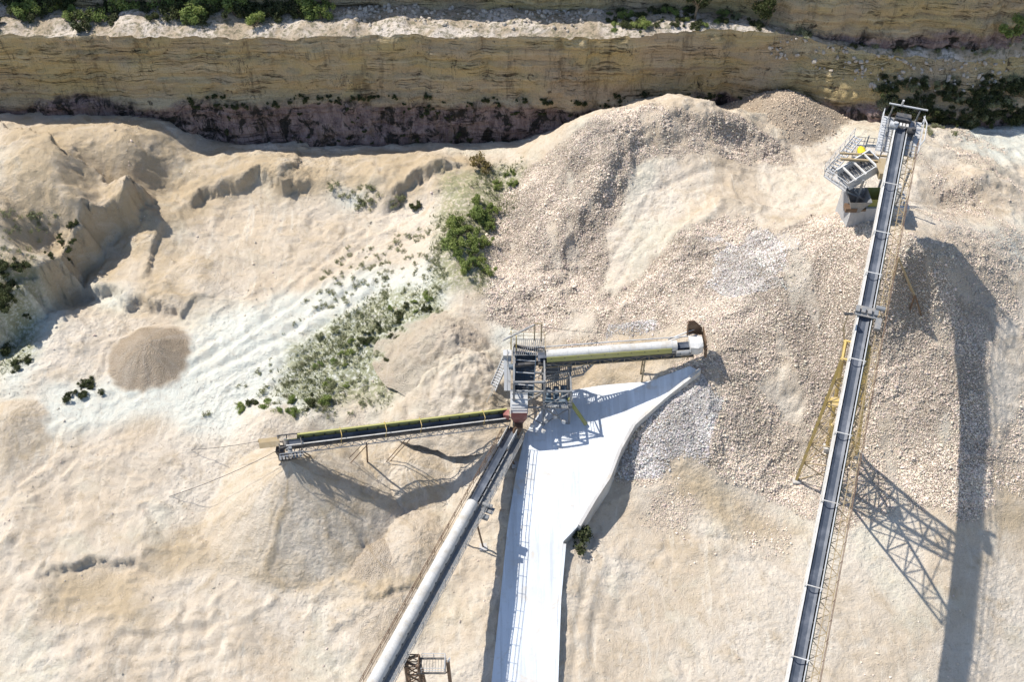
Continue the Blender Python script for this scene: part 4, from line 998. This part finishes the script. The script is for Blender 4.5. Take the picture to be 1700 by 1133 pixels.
for s_ in (.5, -.5):
    e = EL.p(t, s_, -1.2); f_ = Vector((e.x, e.y, float(gz(e.x, e.y))-.4)); MB().bar(f_, e, .16).build('leg', M['tan'], ec)
mb = MB()
for k in (.3, .7): mb.bar(EL.p(t, .5, -1.2-3*k), EL.p(t, -.5, -1.2-3*k), .09)
mb.build('brace', M['tan'], ec)

# ---- screening tower
tb = Vector((3.2, 67.0, 4.3))
sc = empty('screening_tower', tb, 'steel screening tower with red hopper and dark screen deck where three conveyors meet', 'tower')
xs_ = (.2, 3.4, 6.2); ys_ = (64.9, 69.6); zt = 12.0
for x in xs_:
    for y in ys_:
        h = zt if x < 5 else 10.6
        MB().bar((x, y, float(gz(x, y))-.4), (x, y, h), .22).build('leg', M['steel'], sc)
for zz in (7.6, 10.4, 12.0):
    mb = MB(); xr = xs_ if zz < 11 else xs_[:2]
    for y in ys_: mb.bar((xr[0], y, zz), (xr[-1], y, zz), .16, .24)
    for x in xr: mb.bar((x, ys_[0], zz), (x, ys_[1], zz), .16, .24)
    mb.build('frame', M['steel'], sc)
mb = MB()
for y in ys_:
    for x0, x1 in ((xs_[0], xs_[1]), (xs_[1], xs_[2])):
        mb.bar((x0, y, 4.4), (x1, y, 7.5), .1); mb.bar((x1, y, 4.4), (x0, y, 7.5), .1); mb.bar((x0, y, 7.7), (x1, y, 10.3), .09)
for x in xs_: mb.bar((x, ys_[0], 4.4), (x, ys_[1], 7.5), .1); mb.bar((x, ys_[1], 7.7), (x, ys_[0], 10.3), .1)
mb.build('brace', M['steel'], sc)
def deck(name, x0, x1, y0, y1, z, mat, pitch=.22):
    mb = MB(); x = x0
    while x < x1: mb.box((x, (y0+y1)/2, z), X3, (.07, y1-y0, .05)); x += pitch
    for y in (y0, (y0+y1)/2, y1): mb.box(((x0+x1)/2, y, z-.05), X3, (x1-x0, .06, .08))
    return mb.build(name, mat, sc)
deck('deck', 3.3, 6.4, 64.7, 69.7, 7.75, M['steel']); deck('deck', .1, 3.5, 68.4, 70.6, 12.2, M['steel']); deck('deck', 3.5, 6.3, 67.4, 69.7, 10.6, M['steel'])
def rails(pts, h=1.05, mat='galv', step=1.1):
    mb = MB()
    for a, b in zip(pts[:-1], pts[1:]):
        a = Vector(a); b = Vector(b); n_ = max(1, int((b-a).length/step))
        for k in (h, h*.5): mb.tube(a+UP*k, b+UP*k, .03, 6)
        for i in range(n_+1): p = a.lerp(b, i/n_); mb.tube(p, p+UP*h, .03, 6)
    return mb.build('handrail', M[mat], sc)
rails([(3.3, 64.7, 7.8), (6.4, 64.7, 7.8), (6.4, 69.7, 7.8)], mat='steel'); rails([(.1, 70.6, 12.25), (3.5, 70.6, 12.25), (3.5, 68.4, 12.25)], mat='tan'); rails([(3.5, 67.4, 10.65), (6.3, 67.4, 10.65), (6.3, 69.7, 10.65)], mat='steel')
rails([(-.5, 66.0, 9.0), (-.5, 69.6, 10.6)], mat='steel')
# inclined vibrating screen, open on top
a = Vector((1.55, 69.2, 11.7)); b = Vector((1.2, 65.6, 8.7)); SL = Line(a, b)
mb = MB()
for s_ in (-1.05, 1.05): SL.rail(mb, 0, SL.L, s_, .1, .08, 1.1)
SL.rail(mb, 0, .1, 0, .1, 2.1, 1.1); SL.rail(mb, 0, SL.L, 0, -.45, 2.1, .06); box_ = mb.build('screen_box', M['blue'], sc)
mb = MB(); t = .2
while t < SL.L: SL.rail(mb, t, t+.06, 0, .05, 2.06, .06); t += .3
for s_ in (-.5, 0, .5): SL.rail(mb, 0, SL.L, s_, .0, .05, .05)
mb.build('screen_mesh', M['dark'], box_)
mb = MB()
for t in (.9, 2.2, 3.5): mb.tube(SL.p(t, -1.15, .5), SL.p(t, 1.15, .5), .06, 8)
mb.build('screen_tie', M['galv'], box_)
mo = MB().tube(SL.p(1.7, 1.15, .1), SL.p(1.7, 1.75, .1), .28, 14); mo.box(SL.p(1.7, 1.3, -.3), SL.ax(), (.7, .4, .2)); mo.build('motor', M['blue'], sc)
# red hopper and pale top plate at the front
hc = Vector((.75, 64.4, 8.35))
mb = MB().loft([[hc+Vector((sx*w_/2, sy*d_/2, dz)) for sx, sy in ((-1, -1), (1, -1), (1, 1), (-1, 1))] for w_, d_, dz in ((.7, .7, -3.2), (.9, .8, -2.4), (1.7, 1.7, -.9), (1.7, 1.9, .25))], caps=False)
hop_ = mb.build('hopper', M['red'], sc)
mb = MB().box(hc+Vector((0, .35, .42)), ((1, 0, 0), (0, .9, .42), (0, -.42, .9)), (1.85, 2.6, .10)); mb.box(hc+Vector((0, -.3, .32)), ((1, 0, 0), (0, .9, .42), (0, -.42, .9)), (1.6, .08, .12)); mb.build('hopper_lid', M['galv'], hop_)
mb = MB()
for i in range(4): mb.box(hc+Vector((0, -.5+i*.55, .22+i*.26)), X3, (1.7, .07, .07))
mb.build('lid_rib', M['white'], hop_)
mb = MB().loft([[Vector((-.3, 64.2, 7.2))+Vector((0, sy*.4, dz)) for sy, dz in ((-1, -.4), (1, -.4), (1, .4), (-1, .4))], [Vector((-.95, 64.6, 6.7))+Vector((0, sy*.34, dz)) for sy, dz in ((-1, -.2), (1, -.2), (1, .45), (-1, .45))]]); mb.build('chute', M['red'], sc)
mb = MB().loft([[Vector((.75, 63.7, 6.1))+Vector((sx*.42, sy*.42, 0)) for sx, sy in ((-1, -1), (1, -1), (1, 1), (-1, 1))], [Vector((.35, 63.2, 5.2))+Vector((sx*.34, sy*.3, 0)) for sx, sy in ((-1, -1), (1, -1), (1, 1), (-1, 1))]]); mb.build('chute', M['rust'], sc)
# machines on the middle deck
mb = MB()
for i in range(3):
    c = Vector((3.9+i*.85, 66.2+.15*i, 8.15)); mb.box(c, X3, (.6, 1.6, .5)); mb.tube(c+Vector((0, -.5, .4)), c+Vector((0, .4, .4)), .24, 12)
mb.box((4.6, 65.4, 8.0), X3, (2.3, .35, .4)); mb.build('crusher_drive', M['blue'], sc)
mb = MB().box((4.4, 68.6, 9.2), X3, (1.4, 1.2, 1.6)); mb.box((4.4, 68.6, 10.05), X3, (1.6, 1.4, .1)); mb.build('transfer_box', M['steel'], sc)
# gangway to the centre conveyor and stair down
GA, GB = Vector((3.3, 67.2, 9.5)), Vector((7.6, 68.4, 9.5)); GL = Line(GA, GB); mb = MB()
for s_ in (-.5, .5): GL.rail(mb, 0, GL.L, s_, 0, .1, .22)
t = 0
while t < GL.L: GL.rail(mb, t, t+.05, 0, .1, 1.0, .03); t += .25
mb.build('gangway', M['steel'], sc)
handrail(GL, 'handrail', M['steel'], sc, 0, GL.L, .52, .1, 1.0, 1.1, .03); handrail(GL, 'handrail', M['steel'], sc, 0, GL.L, -.52, .1, 1.0, 1.1, .03)
S0 = Vector((7.6, 68.5, 9.4)); S1 = Vector((9.6, 69.0, 12.0)); ST = Line(S0, S1); mb = MB()
for s_ in (-.4, .4): ST.rail(mb, 0, ST.L, s_, 0, .06, .22)
for i in range(10): c = S0.lerp(S1, (i+.5)/10); mb.box(c, ((1, 0, 0), ST.s, (0, 0, 1)), (.22, .8, .03))
mb.build('stair', M['steel'], sc)
MB().tube(Vector((6.0, 65.6, 8.2)), Vector((8.0, 64.4, 5.2)), .22, 12).build('pipe', M['olive'], sc)
mb = MB()
for p in ((-.1, 69.9), (.45, 69.2)): mb.bar((p[0], p[1], 10.8), (p[0], p[1], 14.3), .12)
mb.build('post', M['yellow'], sc)
mb = MB()
for p in ((2.4, 70.4), (3.1, 70.3)): mb.bar((p[0], p[1], 12.2), (p[0], p[1], 15.0), .12)
mb.bar((2.4, 70.4, 15.0), (3.1, 70.3, 15.0), .1); mb.build('post', M['tan'], sc)
mb = MB().bar((-1.0, 69.2, 13.6), (2.4, 70.4, 14.8), .14); mb.build('jib', M['steel'], sc)
mb = MB().bar((.2, 69.6, 12.3), (5.2, 68.9, 11.5), .2, .3); mb.bar((.2, 67.6, 11.4), (4.6, 68.4, 11.0), .3, .36); mb.build('beam', M['dark'], sc)
mb = MB().box((-.5, 67.9, 9.9), ((1, 0, 0), (0, .78, .62), (0, -.62, .78)), (.7, 4.0, .12)); mb.box((-.5, 69.4, 10.9), X3, (.9, .8, .9)); mb.build('side_chute', M['galv'], sc)
# stair on the west side
S0 = Vector((-2.6, 67.8, 5.2)); S1 = Vector((-.6, 70.3, 9.4)); ST = Line(S0, S1); mb = MB()
for s_ in (-.4, .4): ST.rail(mb, 0, ST.L, s_, 0, .08, .24)
hz = Vector((ST.d.x, ST.d.y, 0)).normalized()
for i in range(16): c = S0.lerp(S1, (i+.5)/16); mb.box(c, (hz, ST.s, UP), (.24, .8, .035))
mb.build('stair', M['galv'], sc)
handrail(ST, 'handrail', M['galv'], sc, 0, ST.L, .42, .1, .95, .9, .028)
for q_ in ((2.1, 63.4), (3.6, 64.0), (3.3, 62.7), (4.6, 64.6), (5.5, 63.9)):
    p = Vector((q_[0], q_[1], 6.1)); mb = MB().tube(p, p+Vector((.1, .15, .28)), .20, 12, .24); mb.build('lamp_shade', M['white'], sc)
mb = MB()
for q_ in ((2.1, 63.4), (3.6, 64.0), (3.3, 62.7), (4.6, 64.6), (5.5, 63.9)): mb.bar((q_[0], q_[1], 6.1), (q_[0]*.5+1.7, 64.9, 7.5), .06)
mb.build('lamp_arm', M['steel'], sc)
wire('power_cable', [(2.6, 70.4, 14.6), EL.p(EL.L*.55, -.9, 1.6)], 'thin dark power cable from the tower posts along the hooded conveyor', r=.025, sag=.3)

# ---- screening plant beside the stacker head
for o_ in (st_, cv, lc, ec): o_['group'] = 'belt conveyors'
pw = empty('screening_plant', (37.5, 81.8, 22), 'grey screening plant with railed platforms and yellow motor beside the tall conveyor head', 'screen')
def pl(px, py, z): return V(px, py, z)
bx0, bx1, by0, by1, zt_ = 35.9, 42.0, 80.4, 84.0, 22.2
bin_ = empty('storage_bin', ((bx0+bx1)/2, (by0+by1)/2, 15), 'bare grey concrete bin wall under the screening plant', 'bin')
mb = MB()
mb.box(((bx0+bx1)/2, by0, 18), X3, (bx1-bx0, .4, 8.4)); mb.build('front_wall', M['binwall'], bin_)
mb = MB().box((bx0+.2, (by0+by1)/2+.21, 18), X3, (.4, by1-by0, 8.4)); mb.build('side_wall', M['binwall'], bin_)
mb = MB().box((bx1-.2, (by0+by1)/2+.21, 18), X3, (.4, by1-by0, 8.4)); mb.build('side_wall', M['binwall'], bin_)
mb = MB().box((bx0-.25, by0-.3, 22.4), X3, (1.2, .9, .5)); mb.bar((bx0-.8, by0-.3, 22.2), (bx0+1.4, by0-.35, 22.2), .3); mb.build('sill_beam', M['rust'], bin_)
zp = 24.2
PC = [pl(1368, 292, zp), pl(1404, 318, zp), pl(1470, 312, zp), pl(1478, 246, zp), pl(1418, 240, zp)]
legs = [(36.3, 80.7), (39.6, 80.7), (41.6, 82.5), (36.3, 83.8), (39.6, 83.8)]
for x, y in legs: MB().bar((x, y, 21.8), (x, y, zp+1.5), .2).build('leg', M['steel'], pw)
def pdeck(c0, c1, c2, c3, n_=22, name='platform', mat='galv'):
    mb = MB()
    for i in range(n_+1):
        k = i/n_; mb.bar(Vector(c0).lerp(Vector(c1), k), Vector(c3).lerp(Vector(c2), k), .05 if i % 3 else .09, .07)
    for a, b in ((c0, c1), (c3, c2)): mb.bar(a, b, .12, .18)
    return mb.build(name, M[mat], pw)
pdeck(PC[0], PC[1], PC[1].lerp(PC[4], .3), PC[0].lerp(PC[4], .25))
pdeck(PC[1].lerp(PC[4], .72), PC[2].lerp(PC[3], .72), PC[3], PC[4], 20)
def prail(pts, h=1.1, mat='galv'):
    mb = MB()
    for a, b in zip(pts[:-1], pts[1:]):
        a = Vector(a); b = Vector(b); n_ = max(1, int((b-a).length/.9))
        for k in (h, h*.5): mb.tube(a+UP*k, b+UP*k, .035, 6)
        for i in range(n_+1): p = a.lerp(b, i/n_); mb.tube(p, p+UP*h, .035, 6)
    return mb.build('handrail', M[mat], pw)
prail([PC[4], PC[0], PC[1]]); prail([PC[4], PC[3]], mat='steel'); prail([PC[1], PC[1].lerp(PC[2], .45)], mat='galv')
# stair up the left side
S0 = PC[0]+Vector((.5, .3, .1)); S1 = PC[4]+Vector((.1, -.2, 1.2)); ST = Line(S0, S1); mb = MB(); hz = Vector((ST.d.x, ST.d.y, 0)).normalized()
for s_ in (-.45, .45): ST.rail(mb, 0, ST.L, s_, 0, .07, .25)
for i in range(14): c = S0.lerp(S1, (i+.5)/14); mb.box(c, (hz, ST.s, UP), (.24, .9, .04))
mb.build('stair', M['galv'], pw); handrail(ST, 'handrail', M['galv'], pw, 0, ST.L, -.5, .1, 1.0, .9, .03)
# vibrating screen box with slats
a = pl(1452, 268, 26.2); b = pl(1400, 300, 24.9); SL = Line(a, b); mb = MB()
for s_ in (-1.0, 1.0): SL.rail(mb, -.3, SL.L, s_, 0, .1, 1.2)
SL.rail(mb, -.3, -.2, 0, 0, 2.0, 1.2); SL.rail(mb, 0, SL.L, 0, -.55, 2.0, .06); box_ = mb.build('screen_box', M['galv'], pw)
mb = MB(); t = 0
while t < SL.L: SL.rail(mb, t, t+.12, 0, -.05, 1.95, .05); t += .34
mb.build('screen_mesh', M['dark'], box_)
mb = MB()
for t in (.5, 1.9, 3.1): mb.bar(SL.p(t, -1.2, .62), SL.p(t, 1.2, .62), .16)
mb.bar(SL.p(-.2, 1.1, .7), SL.p(SL.L, 1.1, .7), .14); mb.build('screen_tie', M['white'], box_)
mb = MB(); q_ = pl(1432, 268, 26.4); mb.bar(q_+Vector((-2.2, .4, 0)), q_+Vector((2.8, -.1, 0)), .22); mb.bar(q_+Vector((-2.2, 1.1, .2)), q_+Vector((2.6, .6, .2)), .18); mb.build('beam', M['tan'], pw)
mb = MB().box(pl(1466, 280, 26.2), X3, (.9, 1.5, 1.6)); mb.box(pl(1466, 280, 27.05), X3, (1.05, 1.65, .1)); mb.build('feed_box', M['tan'], pw)
yy = pl(1431, 253, 26.2); mb = MB().tube(yy-Vector((0, .45, 0)), yy+Vector((0, .45, 0)), .42, 16); mb.tube(yy+Vector((0, .45, 0)), yy+Vector((0, .7, 0)), .3, 12); mb.box(yy-UP*.45, X3, (.7, .9, .14)); mb.build('motor', M['safety'], pw)
mb = MB()
for p_ in (pl(1438, 240, 25), pl(1472, 243, 25)): mb.bar(p_-UP*.8, p_+UP*1.2, .1)
mb.bar(pl(1438, 240, 26.2), pl(1472, 243, 26.2), .1); mb.build('gantry', M['blue'], pw)
mb = MB(); c = pl(1424, 330, 23.4)
mb.loft([[c+Vector((sx*w_, sy*w_, dz)) for sx, sy in ((-1, -1), (1, -1), (1, 1), (-1, 1))] for w_, dz in ((.45, -1.6), (.7, -.7), (1.15, .5))], caps=False); mb.build('chute', M['steel'], pw)
c = pl(1452, 326, 23.2); mb = MB()
mb.loft([[c+Vector((sx*w_, sy*w_, dz)) for sx, sy in ((-1, -1), (1, -1), (1, 1), (-1, 1))] for w_, dz in ((.35, -1.8), (.6, -.7), (.95, .4))], caps=False); mb.build('chute', M['olive'], pw)
mb = MB()
for a, b in ((PC[1], (36.3, 80.7, 21.8)), (PC[1], (39.6, 80.7, 21.9)), (PC[2], (39.6, 80.7, 21.9)), (PC[0], (36.3, 83.8, 21.8)), (PC[2], (41.6, 82.5, 22)), (PC[1]+Vector((1, 0, 0)), (38, 80.6, 22))): mb.bar(a, b, .12)
mb.build('brace', M['steel'], pw)

# ================================================================== PLANTS
def bush_mesh(name, n_, flat, leaf, mat, spread=.95, seed=0):
    """many small leaf faces on short twigs, gathered in uneven clumps; about 1 m high and 2 m wide"""
    r = np.random.default_rng(seed+100); k = 9
    cl = r.normal(0, .42, (k, 3)); cl[:, 2] = np.abs(cl[:, 2])*.75*flat+.22; cr = .22+.22*r.random(k)
    ci = r.integers(0, k, n_); d = r.normal(0, 1, (n_, 3)); d /= np.linalg.norm(d, axis=1)[:, None]
    p = cl[ci]*np.array([spread, spread, 1])+d*(cr[ci]*(r.random(n_)**.45))[:, None]; p[:, 2] = np.maximum(p[:, 2], .02)
    u = r.normal(0, 1, (n_, 3)); u[:, 2] = u[:, 2]*.6+.5; u /= np.linalg.norm(u, axis=1)[:, None]
    w_ = np.cross(u, r.normal(0, 1, (n_, 3))); w_ /= np.linalg.norm(w_, axis=1)[:, None]
    L = leaf*(.6+.8*r.random(n_))[:, None]; Wd = L*.42
    v = np.stack([p-u*L, p+w_*Wd, p+u*L, p-w_*Wd], 1).reshape(-1, 3)
    f = np.arange(n_*4).reshape(-1, 4)
    me = bpy.data.meshes.new(name); me.from_pydata(v.tolist(), [], f.tolist()); me.materials.append(mat)
    return me
def twig_mesh(name, seed):
    r = random.Random(seed); mb = MB()
    for i in range(6):
        a = r.random()*6.28; q_ = Vector((math.cos(a)*.5, math.sin(a)*.5, .5+.4*r.random())); mb.tube((0, 0, -.15), q_, .035, 5, .012)
    me = bpy.data.meshes.new(name); me.from_pydata([tuple(p) for p in mb.v], [], mb.f); me.materials.append(M['wood']); return me
BM = {}
for nm, mat, n_, fl, lf in (('bright', 'bright_leaf', 1100, .95, .085), ('scrub', 'scrub_leaf', 620, .6, .085), ('dark', 'dark_leaf', 900, .8, .10), ('brown', 'brown_leaf', 800, .9, .09), ('tuft', 'scrub_leaf', 130, .5, .13)):
    BM[nm] = [(bush_mesh('leaves', n_, fl, lf, M[mat], seed=17*i+len(nm)*5), twig_mesh('stem', i)) for i in range(3)]
def bush(kind, loc, r, label, group, name='bush', hs=1.0):
    lm, sm = BM[kind][random.randrange(3)]
    root = empty(name, loc, label, 'shrub' if name == 'bush' else name.replace('_', ' '), group); root.rotation_euler.z = random.random()*6.28
    s_ = r*(.85+.3*random.random()); root.scale = (s_, s_*(.8+.4*random.random()), s_*hs*(.85+.3*random.random()))
    for nm_, me in (('foliage', lm), ('stem', sm)):
        o = bpy.data.objects.new(nm_, me); COL.objects.link(o); o.parent = root
    return root
def in_poly_pts(poly, n_):
    x0, x1 = min(p[0] for p in poly), max(p[0] for p in poly); y0, y1 = min(p[1] for p in poly), max(p[1] for p in poly); out = []
    while len(out) < n_:
        x, y = random.uniform(x0, x1), random.uniform(y0, y1)
        if inpoly(np.array([x]), np.array([y]), poly)[0]: out.append((x, y))
    return out
def field(kind, poly, n_, r0, r1, label, group, name='bush', hs=1.0):
    for x, y in in_poly_pts(poly, n_):
        p = HP(x, y); p.z -= .05; bush(kind, p, random.uniform(r0, r1), label, group, name, hs)
def grass(name, prob, n_, h0, h1, mat, label):
    p = scatter(prob, n_); k = 3; p = np.repeat(p, k, 0); n2 = len(p); p[:, :2] += rng.normal(0, .07, (n2, 2))
    a = rng.random(n2)*6.283; hh = h0+(h1-h0)*rng.random(n2); wd = .035+.03*rng.random(n2); ln_ = rng.normal(0, .4, (n2, 2))*hh[:, None]
    dx = np.stack([np.cos(a)*wd, np.sin(a)*wd, 0*a], 1); tip = p+np.stack([ln_[:, 0], ln_[:, 1], hh], 1); p2 = p-np.array([0, 0, .05])
    v = np.stack([p2-dx, p2+dx, tip+dx*.2, tip-dx*.2], 1).reshape(-1, 3)
    return tag(np_mesh(name, v, np.arange(n2*4).reshape(-1, 4), mat, smooth_shade=False), label, kind='stuff')
grass('grass', mask[..., 3]*smooth(-.25, .35, fbm(X*.3, Y*.3, 5, off=80))**2, 3000, .12, .35, M['scrub_leaf'], 'pale grass growing through the scrub on the white bank')
field('bright', [(745, 390), (785, 335), (828, 322), (830, 345), (808, 400), (812, 455), (775, 462), (742, 425)], 40, .6, 1.35, 'bright green bush in the thicket along the left foot of the big stockpile', 'bright green bushes beside the stockpile', hs=1.1)
field('bright', [(820, 300), (855, 285), (858, 310), (825, 322)], 6, .6, 1.0, 'small green bush at the top end of the thicket beside the stockpile', 'small green bushes above the thicket')
field('scrub', [(490, 590), (560, 535), (640, 480), (735, 475), (735, 520), (690, 560), (660, 620), (600, 650), (520, 655)], 64, .28, .72, 'grey green scrub clump on the white bank left of the clay heaps', 'scrub clumps on the white bank', 'scrub_clump', hs=.8)
field('bright', [(500, 600), (560, 545), (700, 480), (735, 500), (640, 620), (560, 660)], 20, .35, .75, 'yellow green bush among the grey scrub on the white bank', 'yellow green bushes on the white bank', hs=.8)
field('dark', [(590, 560), (700, 490), (745, 490), (700, 545), (640, 600)], 14, .45, .85, 'dark green shrub among paler scrub on the white bank', 'dark shrubs on the white bank')
field('tuft', [(560, 410), (740, 370), (740, 470), (620, 480), (520, 530), (470, 560)], 120, .3, .6, 'tiny grass tuft dotted over the pale slope left of the bushes', 'grass tufts on the pale slope', 'grass_tuft')
field('tuft', [(400, 610), (560, 560), (640, 660), (560, 700), (440, 690), (340, 690)], 70, .3, .7, 'tiny grass tuft on the white ground above the left conveyor', 'grass tufts above the left conveyor', 'grass_tuft')
field('dark', [(0, 430), (45, 445), (30, 500), (22, 560), (0, 590)], 22, .6, 1.3, 'dark green shrub on the scarp at the left edge of the pit', 'dark shrubs at the left edge')
field('dark', [(0, 600), (50, 598), (50, 615), (0, 620)], 5, .5, .8, 'dark low shrub on the white dust at the left edge', 'low shrubs on the white dust')
field('dark', [(95, 645), (170, 635), (180, 660), (100, 668)], 9, .35, .75, 'dark low shrub beside the tail of the small round heap', 'low shrubs by the small round heap')
field('dark', [(15, 705), (45, 700), (45, 722), (20, 725)], 3, .5, .8, 'dark shrub beside the brown heap at the left edge', 'shrubs by the brown heap')
field('bright', [(400, 672), (540, 655), (540, 685), (400, 690)], 12, .5, .9, 'green bush on the bank just above the left conveyor head', 'green bushes above the left conveyor')
field('dark', [(100, 380), (150, 400), (140, 455), (85, 470)], 10, .4, .8, 'dark shrub under the curved scarp of the western bench', 'shrubs under the scarp')
field('tuft', [(0, 350), (110, 350), (60, 430), (0, 430)], 40, .3, .7, 'tiny dry tuft on the western sand bench', 'tufts on the western bench', 'grass_tuft')
field('tuft', [(530, 300), (620, 310), (690, 350), (600, 355)], 40, .3, .8, 'small green tuft along the rim of the sand bank before the cliff', 'tufts on the sand bank', 'grass_tuft')
for (x, y, k, r, lab) in ((963, 889, 'dark', 1.7, 'single dark bush at the lower end of the retaining wall'), (797, 278, 'brown', 1.7, 'single brown bush on the bank below the cliff'), (692, 345, 'dark', 1.0, 'lone dark green bush in the pit below the sand bank'), (665, 333, 'scrub', .9, 'lone olive bush left of the lone dark green one'), (417, 672, 'dark', .9, 'lone dark bush on the pale bank, left of the conveyor head bushes'), (518, 672, 'dark', 1.1, 'largest dark bush just above the left conveyor')):
    bush(k, HP(x, y)-UP*.05, r, lab, None, hs=1.15)
# plants and boulders on the terrace
TFX = cx
def on_terrace(x, k):
    j = int(np.clip(round((x-cx[0])/.35), 0, len(cx)-1)); i = min(nt_-1, int(k*(nt_-1))); return Vector((x, TY[i, j], TZ[i, j]))
def wx(px): return at(px, 45, 21.3)[0]
for _ in range(110):
    p = on_terrace(random.uniform(wx(-40), wx(545)), random.choice([random.uniform(.3, 1), random.uniform(.6, 1.0)])); bush('dark' if random.random() < .65 else 'bright', p-UP*.1, random.uniform(.7, 2.0), 'dark leafy bush on the left half of the terrace', 'bushes on the left of the terrace', 'terrace_bush')
for _ in range(48):
    p = on_terrace(random.uniform(wx(1000), wx(1230)), random.uniform(.12, .9)); bush('bright' if random.random() < .6 else 'dark', p-UP*.1, random.uniform(.5, 1.15), 'green bush on the grassy middle of the terrace', 'bushes on the middle of the terrace', 'terrace_bush', hs=.8)
for _ in range(40):
    p = on_terrace(random.uniform(wx(1220), wx(1720)), random.uniform(.3, 1)); bush('dark' if random.random() < .6 else 'scrub', p-UP*.1, random.uniform(.4, .9), 'dark bush on the sloping right end of the terrace', 'bushes on the right of the terrace', 'terrace_bush')
for px, lab in ((1152, 'tall dark tree on the terrace edge above the grassy strip'), (1272, 'dark tree before the shaded upper cliff where the terrace narrows'), (1690, 'bright green tree by the right edge above the rubble')):
    p = on_terrace(wx(px), .45 if px < 1600 else .6); tr = empty('tree', p, lab, 'tree')
    mb = MB().tube(p-UP*.3, p+Vector((.2, .1, 2.2)), .2, 8, .13)
    for i in range(6):
        a = i*1.05; mb.tube(p+Vector((.15, .05, 1.4+.1*i)), p+Vector((math.cos(a)*1.1, math.sin(a)*1.1, 2.6+.2*i)), .09, 6, .03)
    mb.build('trunk', M['wood'], tr)
    me = bush_mesh('crown', 2600, 1.5, .075, M['dark_leaf' if px < 1600 else 'bright_leaf'], seed=px)
    o = bpy.data.objects.new('crown', me); COL.objects.link(o); o.parent = tr; o.location = (.1, .1, 1.2); o.scale = (2.2, 2.2, 2.3)
# shrubs rooted in the ledge and foot of the cliff
def on_cliff(x, z):
    j = int(np.clip(round((x-cx[0])/.35), 0, len(cx)-1)); i = int(np.clip(np.searchsorted(FZ[:, j], z), 0, nz-1)); return Vector((x, FY[i, j]-.1, z))
for _ in range(80):
    x = random.uniform(-45, 32); p = on_cliff(x, random.gauss(12.2, .35)); bush('dark', p, random.uniform(.3, .75), 'dark shrub growing along the ledge halfway up the lower cliff', 'shrubs along the cliff ledge', 'ledge_shrub')
for _ in range(60):
    x = random.uniform(-40, 40); p = on_cliff(x, random.uniform(5.5, 11.2)); bush('dark', p, random.uniform(.25, .6), 'dark shrub clinging to the lower cliff face', 'shrubs on the lower cliff face', 'cliff_shrub')
for _ in range(200):
    x = random.uniform(at(1450, 170, 13)[0], at(1720, 170, 13)[0]); z = random.uniform(9.5, 15.5); p = on_cliff(x, z); bush('dark' if random.random() < .75 else 'scrub', p, random.uniform(.5, 1.25), 'dark bush on the overgrown right end of the lower cliff', 'bushes on the overgrown cliff end', 'cliff_shrub')
field('scrub', [(1500, 205), (1640, 200), (1640, 225), (1500, 222)], 16, .4, .9, 'grey green scrub at the sunny cliff foot behind the conveyor head', 'scrub at the sunny cliff foot')
# boulders on the terrace: one rock of each form, copied
rocks = []
for s_ in range(4):
    bm_v = ICO_V*(1+.5*(np.random.default_rng(s_).random((12, 1))-.5))*np.array([1, .8, .65])
    me = bpy.data.meshes.new('boulder'); me.from_pydata(bm_v.tolist(), [], ICO_F.tolist()); me.materials.append(M['rock']); rocks.append(me)
for i in range(190):
    px = random.uniform(560, 860) if i < 130 else random.uniform(860, 1000); p = on_terrace(wx(px), random.triangular(.15, 1, .8)); o = bpy.data.objects.new('boulder', rocks[i % 4]); COL.objects.link(o)
    r_ = random.uniform(.12, .42); o.location = p+UP*r_*.2; o.scale = (r_,)*3; o.rotation_euler = (random.random(), random.random(), random.random()*6.28)
    tag(o, 'pale boulder strewn on the bare middle of the terrace', 'boulder', 'boulders on the terrace')
for i in range(150):
    px = random.uniform(1270, 1690); x = at(px, 120, 17)[0]; z = float(np.interp(x, cx, lipz))-random.uniform(.0, 3.5); p = on_cliff(x, z); o = bpy.data.objects.new('boulder', rocks[i % 4]); COL.objects.link(o)
    r_ = random.uniform(.12, .42); o.location = p-Vector((0, .1, 0)); o.scale = (r_,)*3; o.rotation_euler = (random.random(), random.random(), random.random()*6.28)
    tag(o, 'tan boulder in the broken rubble at the right end of the lower cliff', 'boulder', 'boulders in the rubble slope')
